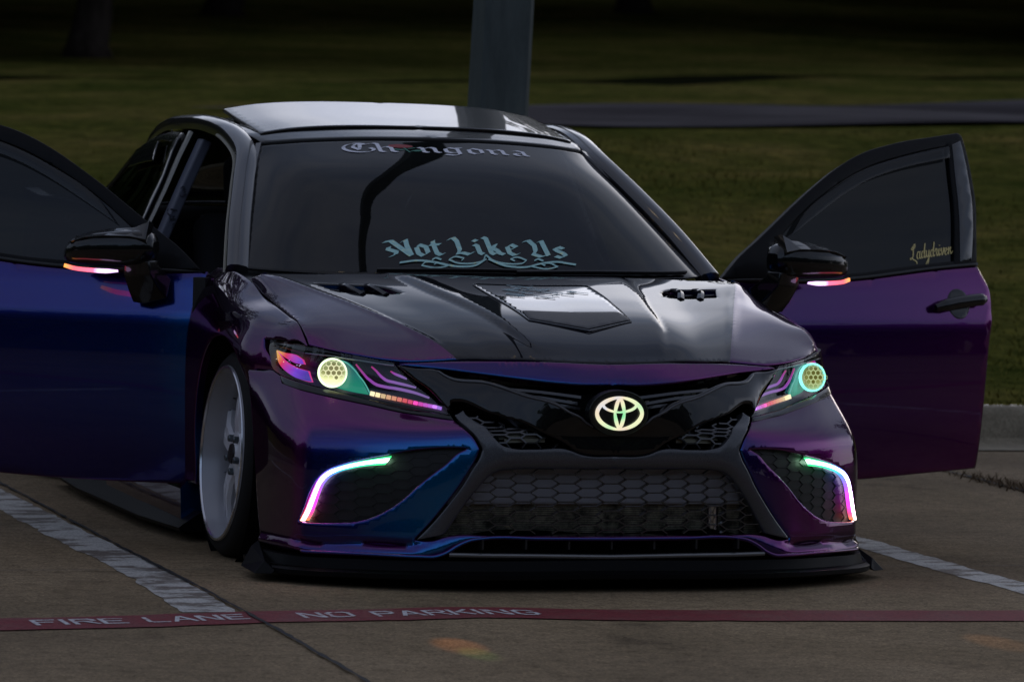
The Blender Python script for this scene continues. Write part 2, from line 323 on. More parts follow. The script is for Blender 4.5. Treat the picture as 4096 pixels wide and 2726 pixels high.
def sheet(S, poly, off=0., thick=.012, bevel=.004, res=.022, holes=(), flip=False, relief=None, center=False, lines=(), smooth_poly=True, corner=40):
    """A panel cut out of surface S: polygon in surface metres (u, v) with rolled edges, a return flange and real holes.
    Returns vertices, faces, per-vertex uv. center=True leaves the edge on the centre line (u = 0) open for mirroring."""
    sg = -1. if flip else 1.
    loops = []
    for p in (poly, *holes):
        p = np.asarray(p, float)
        q = spline(p, step=res*.6, closed=True, corner=corner) if smooth_poly else spline(p, step=res*.6, closed=True, corner=0)
        if center: q[:,0] = np.maximum(q[:,0], 0)
        loops.append(q)
    lo, hi = loops[0].min(0), loops[0].max(0)
    gx, gy = np.meshgrid(np.arange(lo[0]+res*.5, hi[0], res), np.arange(lo[1]+res*.5, hi[1], res))
    gx = gx + (np.arange(gx.shape[0]) % 2)[:,None]*res*.5
    G = np.stack([gx.ravel(), gy.ravel()], 1)
    def ok(Q, d):
        m = inside(Q, loops[0])
        for h in loops[1:]: m &= ~inside(Q, h)
        for l in loops: m &= edge_dist(Q, l) > d
        return m
    pts = [G[ok(G, max(res*.35, bevel*1.3))]]
    if bevel:
        for k, l in enumerate(loops):
            t = np.roll(l, -1, 0) - np.roll(l, 1, 0); t /= np.linalg.norm(t, axis=1, keepdims=True)+1e-12; nrm = np.stack([-t[:,1], t[:,0]], 1)
            for f in (.3, 1.0):
                for s in (-1, 1):
                    Q = l + s*nrm*bevel*f; pts.append(Q[ok(Q, bevel*f*.8)])
    pts = np.concatenate(pts)
    verts = [tuple(q) for q in pts]; edges = []
    for l in loops:
        b = len(verts); verts += [tuple(q) for q in l]; edges += [(b+i, b+(i+1) % len(l)) for i in range(len(l))]
    for l in lines:
        b = len(verts); verts += [tuple(q) for q in l]; edges += [(b+i, b+i+1) for i in range(len(l)-1)]
    o = delaunay_2d_cdt([Vector(v) for v in verts], edges, [], 0, 1e-6)
    Q = np.array([tuple(v) for v in o[0]]); T = np.array(o[2]); C = Q[T].mean(1)
    keep = inside(C, loops[0])
    for h in loops[1:]: keep &= ~inside(C, h)
    T = T[keep]
    a, b, c = Q[T[:,0]], Q[T[:,1]], Q[T[:,2]]
    ar = (b[:,0]-a[:,0])*(c[:,1]-a[:,1]) - (b[:,1]-a[:,1])*(c[:,0]-a[:,0]); T[ar < 0] = T[ar < 0][:, ::-1]
    T = T[np.abs(ar) > 1e-10]
    p, pu, pv, n = S.frame(Q[:,0], Q[:,1]); n = n*sg
    skips = [[center and l[i][0] < 1e-5 and l[(i+1) % len(l)][0] < 1e-5 for i in range(len(l))] for l in loops]
    d = np.full(len(Q), 9.)
    for l, sk in zip(loops, skips): d = np.minimum(d, edge_dist(Q, l, sk))
    h = np.full(len(Q), float(off))
    if relief is not None: h = h + relief(Q[:,0], Q[:,1])
    if bevel:
        s = np.clip(1 - d/bevel, 0, 1); h = h - bevel*(1-np.sqrt(np.maximum(1-s*s, 0)))
    V = p + n*h[:,None]; F = [tuple(t) if not flip else tuple(t[::-1]) for t in T]
    V = list(V)
    if thick:
        for l, sk in zip(loops, skips):
            pl, _, _, nl = S.frame(l[:,0], l[:,1]); nl = nl*sg
            hl = np.full(len(l), float(off)) + (relief(l[:,0], l[:,1]) if relief is not None else 0) - (bevel or 0)
            b = len(V); V += list(pl + nl*hl[:,None]); b2 = len(V); V += list(pl + nl*(hl - thick)[:,None]); m = len(l)
            ccw = (sum((l[i][0]*l[(i+1) % m][1]-l[(i+1) % m][0]*l[i][1]) for i in range(m)) > 0)
            for i in range(m):
                if sk[i]: continue
                j = (i+1) % m; f = (b+i, b2+i, b2+j, b+j); out = ccw if l is loops[0] else not ccw
                F.append(f if (out != flip) else f[::-1])
    return np.array(V), F, Q
def flipx(V): V = np.array(V, float); V[:,0] *= -1; return V
def rev(F): return [tuple(reversed(f)) for f in F]
def both(V, F):
    """Mirror a half across the centre line and weld it."""
    V = np.asarray(V, float); n = len(V); M = {}
    for i in range(n): M[i] = i if abs(V[i,0]) < 2e-5 else n+i
    return np.concatenate([V, flipx(V)]), list(F) + [tuple(M[i] for i in reversed(f)) for f in F]
def pair(name, V, F, m, parents, **k):
    """The same part on the right (x > 0) and on the left."""
    a = add(name, V, F, m, parents[0], **k); b = add(name, flipx(V), rev(F), m, parents[1], **k); return a, b
def pair_geo(name, g, m, parents, **k): return g.done(name, m, parents[0], **k), g.mirror().done(name, m, parents[1], **k)
def lerp_path(S, uv, off=0., step=.01, flip=False):
    q = spline(uv, step=step); p, _, _, n = S.frame(q[:,0], q[:,1]); n = -n if flip else n
    return p + n*off, n
# ---------------------------------------------------------------- materials of the place
def m_concrete():
    m = mat('concrete', rough=.9, spec=.08)
    a = noise(m, 1.1, 5, .6); f = noise(m, 95, 3, .75); g = noise(m, 20, 5, .75); s = noise(m, .35, 3, .5)
    base = ramp(m, [(.30, (.196,.146,.090)), (.55, (.278,.208,.132)), (.75, (.330,.252,.164))], a)
    sp = ramp(m, [(.30, (.30,.28,.27)), (.45, (.85,.85,.85)), (.60, (1.10,1.09,1.06)), (.72, (1.9,1.85,1.7))], f)
    gr = ramp(m, [(.30, (.62,.60,.58)), (.5, (1.,1.,1.)), (.68, (1.22,1.20,1.16))], g)
    st = ramp(m, [(.32, (.66,.66,.68)), (.5, (1,1,1)), (.66, (1.10,1.09,1.06))], s); o_ = noise(m, 1.9, 4, .55); st = mix(m, st, ramp(m, [(.31, (.62,.62,.63)), (.40, (1,1,1))], o_), 1., 'MULTIPLY')
    c = mix(m, mix(m, mix(m, base, sp, 1., 'MULTIPLY'), gr, 1., 'MULTIPLY'), st, 1., 'MULTIPLY')
    lk(m, c, bsdf(m).inputs['Base Color']); bump(m, f, .5, .004); return m
def m_paint(name, color, wear, under=(.19,.158,.13), stretch=(1.,1.,1.), lo=.42, hi=.5):
    m = mat(name, rough=.7, spec=.3)
    n = noise(m, wear, 5, .7, stretch=stretch); f = noise(m, 120, 3, .7)
    k = ramp(m, [(lo, (0,0,0)), (hi, (1,1,1))], n)
    c = mix(m, under, color, k); sp = ramp(m, [(.32, (.55,.55,.55)), (.5, (1,1,1)), (.72, (1.25,1.25,1.25))], f)
    lk(m, mix(m, c, sp, 1., 'MULTIPLY'), bsdf(m).inputs['Base Color']); bump(m, f, .4, .003); return m
def m_grass():
    m = mat('lawn', rough=1., spec=0.)
    a = noise(m, .5, 5, .65); b = noise(m, 5.5, 5, .75); c = noise(m, 40, 3, .7)
    base = ramp(m, [(.30, (.058,.074,.015)), (.50, (.114,.112,.027)), (.70, (.20,.155,.048))], a)
    v = ramp(m, [(.30, (.35,.40,.35)), (.5, (.95,.95,.95)), (.72, (1.75,1.6,1.3))], b)
    lk(m, mix(m, base, v, 1., 'MULTIPLY'), bsdf(m).inputs['Base Color']); bump(m, c, .8, .05); return m
def m_asphalt():
    m = mat('path_asphalt', rough=1., spec=0.)
    a = noise(m, .9, 4, .6, stretch=(.3,1.2,1)); lk(m, ramp(m, [(.35, (.050,.044,.046)), (.62, (.125,.112,.112))], a), bsdf(m).inputs['Base Color']); return m
M_CON, M_GRASS, M_PATH = m_concrete(), m_grass(), m_asphalt()
M_WHITE = m_paint('white_line_paint', (.54,.52,.48), 4.5, stretch=(1., 1.7, 1), lo=.43, hi=.52)
M_RED = m_paint('red_stripe_paint', (.20,.028,.034), 6.0, under=(.19,.06,.055), lo=.30, hi=.52)
M_LET = m_paint('letter_paint', (.62,.60,.62), 22., under=(.32,.10,.11), lo=.36, hi=.46)
M_TAR = mat('joint_tar', (.012,.011,.011), .8)
M_SOIL = mat('bare_soil', (.012,.013,.006), 1., spec=0.)
rng = random.Random(5); nprng = np.random.default_rng(5)
# ---------------------------------------------------------------- parking lot
X0, X1, Y0, YK = -300., 300., -300., 5.50
lot = add('parking_lot', [(X0,Y0,0),(X1,Y0,0),(X1,YK+.05,0),(X0,YK+.05,0)], [(0,1,2,3)], M_CON, smooth=False); tag(lot, kind='structure')
def ribbon(name, ctr, width, m, z, parent=None, rag=.004, step=.03, dirx=True):
    """A painted band or joint along a centre line, with slightly uneven edges."""
    c = spline(ctr, step=step); n = len(c); V = []
    w = np.interp(np.linspace(0, 1, n), np.linspace(0, 1, len(width)), width) if hasattr(width, '__len__') else np.full(n, width)
    t = np.gradient(c, axis=0); t /= np.linalg.norm(t, axis=1, keepdims=True); nn = np.stack([-t[:,1], t[:,0]], 1)
    e1 = np.convolve(nprng.normal(0, rag, n), [.25,.5,.25], 'same'); e2 = np.convolve(nprng.normal(0, rag, n), [.25,.5,.25], 'same')
    A = c + nn*(w/2+e1)[:,None]; B = c - nn*(w/2+e2)[:,None]
    V = [(a[0], a[1], z) for a in A] + [(b[0], b[1], z) for b in B]
    return add(name, V, [(i+n, i+n+1, i+1, i) for i in range(n-1)], m, parent, smooth=False)
LINE_L = [(-1.262,5.4),(-1.222,3.0),(-1.232,1.6),(-1.228,.6),(-1.270,-.42)]
stall = ribbon('stall_line', LINE_L, .145, M_WHITE, .0016, rag=.006); tag(stall, kind='structure')
stall2 = ribbon('stall_line', [(1.31,5.4),(1.31,1.4),(1.285,.4),(1.30,-.6)], .135, M_WHITE, .0016, rag=.006); tag(stall2, kind='structure')
stall3 = ribbon('stall_line', [(3.85,5.4),(3.84,-.6)], .13, M_WHITE, .0016, rag=.006); tag(stall3, kind='structure')
stall4 = ribbon('stall_line', [(-3.80,5.4),(-3.80,-.5)], .13, M_WHITE, .0016, rag=.006); tag(stall4, kind='structure')
STR = [(-9,-1.0),(-5,-.85),(-3,-.75),(-1.88,-.66),(-1.53,-.623),(-1.187,-.552),(-.858,-.526),(-.543,-.488),(-.198,-.567),(.287,-.616),(.98,-.67),(2,-.69),(4,-.72),(9,-.75)]
stripe = ribbon('fire_lane_stripe', STR, .245, M_RED, .0032, rag=.004); tag(stripe, kind='structure')
# joints between the slabs
for ctr, w, rag in ([[(-1.09,5.4),(-1.113,3.48),(-1.150,1.38),(-1.178,-.446),(-1.205,-1.3),(-1.24,-2.2),(-1.3,-8)], .011, .0035], [[(2.80,5.4),(2.77,4.0),(2.72,3.2),(2.70,-8)], .02, .006],
                    [[(-9,.62),(-1.3,.60),(3,.58),(9,.56)], .006, .002], [[(-9,-4.6),(9,-4.7)], .012, .003], [[(-5.2,5.4),(-5.25,-8)], .014, .003], [[(6.6,5.4),(6.5,-8)], .014, .003]):
    j = ribbon('slab_joint', ctr, w, M_TAR if w > .01 else mat('joint_faint', (.09,.078,.066), .9), .0058, lot, rag)  # thin joints get a fainter grey-brown than the tar
# dry weeds in the joint on the right
wd = Geo()
for i in range(420):
    t = rng.random()**.7; y = 3.95 - 1.3*t; x = 2.765 - .04*t + rng.gauss(0, .03); h = .012+.03*rng.random(); a = rng.random()*6.28; w = .004
    dx, dy = math.cos(a), math.sin(a)
    wd.put([(x-w*dy, y+w*dx, .0), (x+w*dy, y-w*dx, .0), (x+dx*h*1.2, y+dy*h*1.2, h)], [(0,1,2)])
tag(wd.done('joint_weeds', mat('dry_weed', (.10,.062,.028), .9), None, smooth=False), 'thin dry weeds growing in the slab joint beside the open door', 'weeds', kind='stuff')
# ---------------------------------------------------------------- lettering on the stripe
def stroke_rects(strokes, w):
    out = []
    for s in strokes:
        for a, b in zip(s[:-1], s[1:]):
            a, b = np.array(a, float), np.array(b, float); d = b-a; L = np.hypot(*d)+1e-9; d /= L; n = np.array([-d[1], d[0]])*w/2
            a2, b2 = a - d*w*.45, b + d*w*.45
            out.append([a2+n, b2+n, b2-n, a2-n])
    return out
BLOCK = {'F': [[(0,0),(0,1)],[(.12,1),(.62,1)],[(.12,.52),(.5,.52)]], 'I': [[(0,0),(0,1)]],
 'R': [[(0,0),(0,1)],[(.14,1),(.5,1),(.62,.86),(.62,.66),(.5,.52),(.14,.52)],[(.34,.46),(.66,0)]],
 'E': [[(0,0),(0,1)],[(.14,1),(.64,1)],[(.14,.52),(.52,.52)],[(.14,0),(.64,0)]], 'L': [[(0,1),(0,.12)],[(.12,0),(.62,0)]],
 'A': [[(0,0),(.32,1)],[(.40,1),(.72,0)],[(.2,.33),(.54,.33)]], 'N': [[(0,0),(0,1)],[(.10,.95),(.58,.06)],[(.68,0),(.68,1)]],
 'O': [[(.30,1),(.12,1),(0,.84),(0,.16),(.12,0),(.30,0)],[(.44,1),(.60,1),(.72,.84),(.72,.16),(.60,0),(.44,0)]],
 'P': [[(0,0),(0,1)],[(.14,1),(.5,1),(.62,.86),(.62,.62),(.5,.48),(.14,.48)]],
 'K': [[(0,0),(0,1)],[(.60,1),(.16,.50)],[(.24,.56),(.64,0)]],
 'G': [[(.62,.86),(.48,1),(.14,1),(0,.84),(0,.16),(.14,0),(.48,0),(.62,.16),(.62,.44),(.38,.44)]]}
ADV = {'I': .32, 'N': .98, 'O': 1.0, 'A': .98, 'K': .92}
def word(txt, x0, x1):
    tot = sum(ADV.get(c, .90) for c in txt[:-1]) + (.66 if txt[-1] != 'I' else .1); s = (x1-x0)/tot; x = x0
    sc = np.array(STR)
    for c in txt:
        g = Geo(); k = 0
        for q in stroke_rects([[(a, b) for a, b in st] for st in BLOCK[c]], .155):
            P = []
            for a, b in q:
                X = x + a*s; yc = np.interp(X, sc[:,0], sc[:,1]) + .008
                P.append((X, yc + (b-.5)*.098))
            g.put([(p[0], p[1], .0044+.0001*k) for p in P], [(3,2,1,0)]); k += 1
        o = g.done('letter', M_LET, stripe, smooth=False); x += ADV.get(c, .90)*s
word('FIRE', -1.785, -1.545); word('LANE', -1.480, -1.205); word('NO', -1.045, -.915); word('PARKING', -.838, -.388)
# ---------------------------------------------------------------- kerb and lawn
kerb = Geo(); step = 3.0; xk = -60.
while xk < 90:
    kerb.V, kerb.F = kerb.V, kerb.F
    prof = [(YK-.42,.006),(YK-.04,.002),(YK+.02,.025),(YK+.035,.125),(YK+.06,.150),(YK+.24,.152),(YK+.25,.0)]
    V = [(x, y, z) for x in (xk+.004, xk+step-.004) for y, z in prof]; m_ = len(prof)
    kerb.put(V, [(j, j+1, m_+j+1, m_+j) for j in range(m_-1)]); xk += step
M_KERB = mat('kerb_concrete', rough=.85, spec=.2)
_a = noise(M_KERB, 3, 5, .7); _b = noise(M_KERB, 90, 3, .7)
lk(M_KERB, mix(M_KERB, ramp(M_KERB, [(.3, (.17,.145,.10)), (.65, (.31,.265,.19))], _a), ramp(M_KERB, [(.3, (.6,.6,.6)), (.6, (1.1,1.1,1.1))], _b), 1., 'MULTIPLY'), bsdf(M_KERB).inputs['Base Color'])
tag(kerb.done('kerb', M_KERB, None, smooth=True, angle=50), kind='structure')
def lawn_z(y, x=7.):
    z = np.interp(y, [5.7, 8, 12, 18, 24, 28, 38, 50, 60, 80, 110, 160, 420], [.150, .27, .52, .91, 1.30, 1.50, 1.73, 1.98, 2.25, 3.1, 5.1, 9.4, 34.])
    return z + .02*(np.clip(x, -10, 30)-7)*np.clip((y-8)/16, 0, 1)
def terrain(name, xs, ys, m, dz=0., zf=None):
    V = [(x, y, float(lawn_z(y, x)) + dz + (zf(x, y) if zf else 0)) for y in ys for x in xs]; n = len(xs)
    return add(name, V, [(j*n+i, j*n+i+1, (j+1)*n+i+1, (j+1)*n+i) for j in range(len(ys)-1) for i in range(n-1)], m)
def bumps(x, y):
    k = min(1, max(0, (y-6.2)/3)); return k*(.025*math.sin(.9*x+.4*y) + .02*math.sin(1.7*y-.6*x) + .03*math.sin(.23*x+.5*y))
ys = list(np.arange(5.745, 45, .6)) + list(np.arange(45, 110, 3)) + list(np.arange(110, 420, 25))
lawn = terrain('lawn', list(np.arange(-300, -60, 20.)) + list(np.arange(-60, 90, 2.)) + list(np.arange(90, 310, 20.)), ys, M_GRASS, zf=bumps); tag(lawn, kind='structure')
def strip(name, near, far, m, dz, nx=60, ny=5):
    near, far = spline(near, n=12), spline(far, n=12); V = []; n = len(near)
    for k in range(ny):
        for i in range(n):
            p = near[i] + (far[i]-near[i])*k/(ny-1); V.append((p[0], p[1], float(lawn_z(p[1], p[0])) + bumps(p[0], p[1]) + dz))
    return add(name, V, [(k*n+i, k*n+i+1, (k+1)*n+i+1, (k+1)*n+i) for k in range(ny-1) for i in range(n-1)], m)
tag(strip('path', [(4.6,25.3),(5.6,24.9),(7,24.4),(9.5,24.1),(12,23.9),(18,23.6),(34,23.4)], [(4.6,25.4),(5.6,25.9),(7,27.0),(9.5,28.4),(12,29.8),(18,31.4),(34,32.0)], M_PATH, .030), kind='structure')
tag(strip('worn_track', [(-6,37.5),(2,37.2),(6,37.4),(10,38.6),(16,42.5),(30,52)], [(-6,38.3),(2,38.2),(6,38.5),(10,40.2),(16,44.5),(30,54.5)], M_SOIL, .012), kind='structure')
# grass blades: one uncountable mass
NB = 90000
bx = nprng.uniform(-6, 17, NB); by = 5.78 + 17.5*nprng.random(NB)**1.6
vis = (bx > -3.9+(by+11.4)*.17-.6) & (bx < -3.9+(by+11.4)*.46+.8) ; bx, by = bx[vis], by[vis]; n = len(bx)
bz = lawn_z(by, bx) + np.array([bumps(a, b) for a, b in zip(bx, by)]) - .01
h = nprng.uniform(.018, .045, n)*(1+.5*np.sin(bx*1.3+np.sin(by*.9)*2)*np.sin(by*1.1)); an = nprng.uniform(0, 6.28, n); ln = nprng.uniform(.4, 1.6, n)*h; w = nprng.uniform(.004, .008, n)
V = np.zeros((n*3, 3)); ca, sa = np.cos(an), np.sin(an)
V[0::3] = np.stack([bx-w*sa, by+w*ca, bz], 1); V[1::3] = np.stack([bx+w*sa, by-w*ca, bz], 1); V[2::3] = np.stack([bx+ln*ca, by+ln*sa, bz+h], 1)
me = bpy.data.meshes.new('grass_blades'); me.vertices.add(n*3); me.vertices.foreach_set('co', V.ravel()); me.loops.add(n*3); me.loops.foreach_set('vertex_index', np.arange(n*3))
me.polygons.add(n); me.polygons.foreach_set('loop_start', np.arange(0, n*3, 3)); me.polygons.foreach_set('loop_total', np.full(n, 3)); me.update(); me.validate()
M_BLADE = mat('grass_blade', rough=.9, spec=0.); _n = noise(M_BLADE, .8, 4, .7); _f = noise(M_BLADE, 9, 2, .6)
lk(M_BLADE, mix(M_BLADE, ramp(M_BLADE, [(.32, (.072,.084,.016)), (.52, (.135,.124,.030)), (.70, (.22,.168,.056))], _n), ramp(M_BLADE, [(.3, (.5,.55,.5)), (.7, (1.5,1.4,1.2))], _f), 1., 'MULTIPLY'), bsdf(M_BLADE).inputs['Base Color'])
me.materials.append(M_BLADE); gb = bpy.data.objects.new('grass_blades', me); COL.objects.link(gb)
tag(gb, 'short mown grass on the bank behind the parked car', 'grass', kind='stuff')
# ---------------------------------------------------------------- square lamp post behind the car
post = empty('lamp_post', (1.508, 6.22, .16)); tag(post, 'tall square grey-green steel lamp post behind the car roof', 'lamp post')
M_POST = mat('post_steel', (.05,.06,.062), .55, .0, spec=.4); _n = noise(M_POST, 5, 6, .75, stretch=(1,1,.18)); lk(M_POST, ramp(M_POST, [(.3, (.042,.056,.056)), (.5, (.075,.094,.092)), (.7, (.115,.135,.128))], _n), bsdf(M_POST).inputs['Base Color'])
H_P = 16.0; lean = math.tan(R_(1.7)); g = Geo(); a, c = .112, .02
oct_ = [(-a+c,-a),(a-c,-a),(a,-a+c),(a,a-c),(a-c,a),(-a+c,a),(-a,a-c),(-a,-a+c)]
V = [(x*k+lean*z, y*k, z) for z, k in ((0, 1.0), (H_P, .82)) for x, y in oct_]
g.put(V, [(i, (i+1) % 8, 8+(i+1) % 8, 8+i) for i in range(8)] + [tuple(range(8, 16))]); g.done('pole', M_POST, post, smooth=False)
g = Geo(); g.box((0,0,.03), (.42,.42,.06)); g.done('base_plate', M_POST, post, smooth=False, bev=.006)
for sx in (-1,1):
    for sy in (-1,1): Geo().lathe([(0,0),(.0,.018),(.03,.018),(.03,0)], 8).done('anchor_bolt', M_POST, post).matrix_local = Matrix.Translation((sx*.16, sy*.16, .06)) @ Matrix.Rotation(R_(-90), 4, 'Y')
g = Geo(); g.lathe([(-.5,0),(-.5,.30),(0,.32),(.0,0)], 24); foot = g.done('concrete_footing', M_KERB, post); foot.matrix_local = Matrix.Rotation(R_(-90), 4, 'Y')
for sx in (-1, 1):
    g = Geo(); g.box((sx*.42, 0, 0), (.62, .07, .07)); g.done('arm', M_POST, post, smooth=False, bev=.008).location = (lean*H_P, 0, H_P-.12)
    g = Geo(); g.box((sx*.98, 0, 0), (.56, .34, .13)); hd = g.done('lamp_head', mat('head_bronze', (.05,.045,.04), .5), post, smooth=False, bev=.02); hd.location = (lean*H_P, 0, H_P-.12)
    g = Geo(); g.box((sx*.98, 0, -.07), (.44, .24, .02)); ln_ = g.done('lamp_lens', mat('lamp_light', (.8,.8,.8), .5, emit=(1.,.74,.42), strength=7.), post, smooth=False); ln_.location = (lean*H_P, 0, H_P-.12)
# ---------------------------------------------------------------- materials of the car
def m_flip():
    """Colour-shift pearl paint: indigo blue square on, purple to magenta towards glancing angles, under clear lacquer."""
    m = mat('colour_shift_paint', rough=.20, metal=.85, coat=1., coat_rough=.02)
    lw = nd(m, 'ShaderNodeLayerWeight'); lw.inputs[0].default_value = .5
    c = ramp(m, [(0., (.001,.165,.46)), (.03, (.002,.105,.38)), (.055, (.007,.034,.24)), (.10, (.018,.013,.17)), (.20, (.034,.009,.13)), (.30, (.14,.012,.15)), (.40, (.13,.010,.12)), (.50, (.070,.008,.07)), (.72, (.028,.005,.038)), (1., (.03,.008,.036))], lw.outputs['Facing'])
    fl = noise(m, 900, 1, .5); c = mix(m, c, ramp(m, [(.35, (.75,.75,.75)), (.65, (1.35,1.35,1.35))], fl), .6, 'MULTIPLY')
    lk(m, c, bsdf(m).inputs['Base Color']); bsdf(m).inputs['Specular Tint'].default_value = (.40,.34,.46,1); return m
def m_glass(name, tint, refl=1.0, rough=0.0):
    """Thin sheet: tinted see-through plus a mirror layer with Schlick strength, the same from both sides."""
    m = bpy.data.materials.new(name); m.use_nodes = True; MATS[name] = m; t = m.node_tree; t.nodes.clear()
    o = t.nodes.new('ShaderNodeOutputMaterial'); tr = t.nodes.new('ShaderNodeBsdfTransparent'); gl = t.nodes.new('ShaderNodeBsdfGlossy'); mx = t.nodes.new('ShaderNodeMixShader')
    lw = t.nodes.new('ShaderNodeLayerWeight'); lw.inputs[0].default_value = .5; pw = t.nodes.new('ShaderNodeMath'); pw.operation = 'POWER'; pw.inputs[1].default_value = 5.; ma = t.nodes.new('ShaderNodeMath'); ma.operation = 'MULTIPLY_ADD'; ma.inputs[1].default_value = .95*refl; ma.inputs[2].default_value = .05*refl
    tr.inputs[0].default_value = (*tint, 1); gl.inputs['Roughness'].default_value = rough
    t.links.new(lw.outputs['Facing'], pw.inputs[0]); t.links.new(pw.outputs[0], ma.inputs[0]); t.links.new(ma.outputs[0], mx.inputs[0]); t.links.new(tr.outputs[0], mx.inputs[1]); t.links.new(gl.outputs[0], mx.inputs[2]); t.links.new(mx.outputs[0], o.inputs[0]); return m
PAINT = m_flip()
BLACK = mat('gloss_black', (.004,.004,.005), .3, 0., 1., .02, spec=.1)
HOODBLK = mat('bonnet_black', (.005,.004,.007), .3, 0., 1., .012, spec=.0)
SATIN = mat('satin_grey', (.045,.047,.052), .30, .15, .5, .10); _f = noise(SATIN, 700, 1, .5)
lk(SATIN, ramp(SATIN, [(.35, (.036,.039,.048)), (.62, (.10,.104,.115))], _f), bsdf(SATIN).inputs['Base Color'])
PLAST = mat('black_plastic', (.012,.012,.013), .45); MATT = mat('matt_black', (.004,.004,.004), .9, spec=.1)
MESHM = mat('mesh_black', (.05,.05,.055), .18, .5, .8, .04); CHROME = mat('bright_trim', (.55,.56,.58), .22, 1.)
RIM = mat('white_wheel', (.80,.80,.84), .32, .1, .6, .08); TYRE = mat('tyre_rubber', (.010,.010,.010), .75, spec=.3)
GLASS = m_glass('tinted_glass', (.02,.023,.026)); LENS = m_glass('lamp_lens', (.92,.93,.95)); SCREENG = m_glass('screen_glass', (.045,.05,.055))
PILLAR = mat('pillar_black', (.016,.016,.020), .3, .2, 1., .03)
RUB = mat('rubber_seal', (.008,.008,.008), .6)
def m_emit(name, stops, strength, gain=None):
    """Lamp whose colour runs along its length (point attribute t)."""
    m = mat(name, (.02,.02,.02), .3); at = nd(m, 'ShaderNodeAttribute', attribute_name='t')
    lk(m, ramp(m, stops, at.outputs['Fac']), bsdf(m).inputs['Emission Color']); bsdf(m).inputs['Emission Strength'].default_value = strength; return m
def set_t(o, t):
    a = o.data.attributes.new('t', 'FLOAT', 'POINT'); a.data.foreach_set('value', [float(x) for x in t])
RAIN = [(0., (.05,1.,.25)), (.22, (.05,.75,.45)), (.38, (.08,.25,1.)), (.58, (.32,.10,1.)), (.75, (.85,.05,.85)), (.88, (1.,.06,.25)), (1., (1.,.22,.05))]
DRL_CORE = m_emit('drl_core', [(p, tuple(.55+.45*x for x in c)) for p, c in RAIN], 13.0)
DRL_EDGE = m_emit('drl_edge', RAIN, 1.8)
# ---------------------------------------------------------------- the car
car = empty('sedan', (0,0,0)); tag(car, 'lowered purple and black sedan with both front doors open and glowing rainbow lamps', 'car')
LR = (car, car)
F_ = FASCIA
def gap(poly, dv): return [(a, b+dv) for a, b in poly]
lamp = TR['lamp']; fog = TR['fog']
# --- bumper cover in body paint, lamp edge, arch, lip, blade
cover = gap(lamp[10:19], -.005) + [(1.12,.513),(1.228,.505),(1.230,.358),(1.230,.27),(1.230,.089),(1.230,-.004)] + \
  [(.9411,-.0083),(.8615,-.003),(.7289,.0051),(.5889,.0084),(.5344,.0092),(.5122,.0147),(.4812,.0357),(.4454,.0528),(.4033,.0599),(.2145,.0606),(0,.0600),(0,.0680),(.2149,.0690),(.4131,.0695),(.4544,.0710),(.499,.0651),(.5434,.0536)] + \
  [(.5940,.0521),(.5510,.0964),(.508,.1511),(.4660,.2113),(.4400,.2560),(.4205,.2904),(.4123,.3128),(.4200,.329),(.4400,.3854),(.4420,.45)]
def cover_relief(u, v):
    k = np.clip((u-.56)/.05, 0, 1)*np.clip((1.0-u)/.05, 0, 1)
    vc = np.interp(u, [.55,.60,.64,.73,.82,.90,.95], [.045,.0395,.0385,.033,.0275,.025,.026])
    g = -.016*np.exp(-((v-vc)/.0075)**2)*k
    lip = .009*np.exp(-((v-np.interp(u, [0,.4,.44,.48,.52,.56,.60,.95], [.064,.064,.061,.050,.034,.022,.016,.004]))/.013)**2)
    d = np.where(u < .56, 1, 1)
    return g + lip*d
V, F, Q = sheet(F_, cover, 0, .035, .0045, .013, [fog], relief=cover_relief, center=True)
V, F = both(V, F); add('bumper_cover', V, F, PAINT, car, angle=85)
le_uv = [(0,.0615),(.2145,.0620),(.395,.0612),(.435,.0555),(.470,.0415),(.503,.0220),(.530,.0125),(.575,.0105),(.6500,.0090),(.7289,.0070),(.8615,.0005),(.925,-.004)]
p, n = lerp_path(F_, le_uv, .0055); p[0,0] = 0; p = np.concatenate([flipx(p)[::-1], p[1:]]); n = np.concatenate([flipx(n)[::-1], n[1:]])
Geo().tube(p, .0062, 12, ups=n).done('lip_edge', PAINT, car, angle=None)  # tube added on the lip edge to catch a bright line of sky
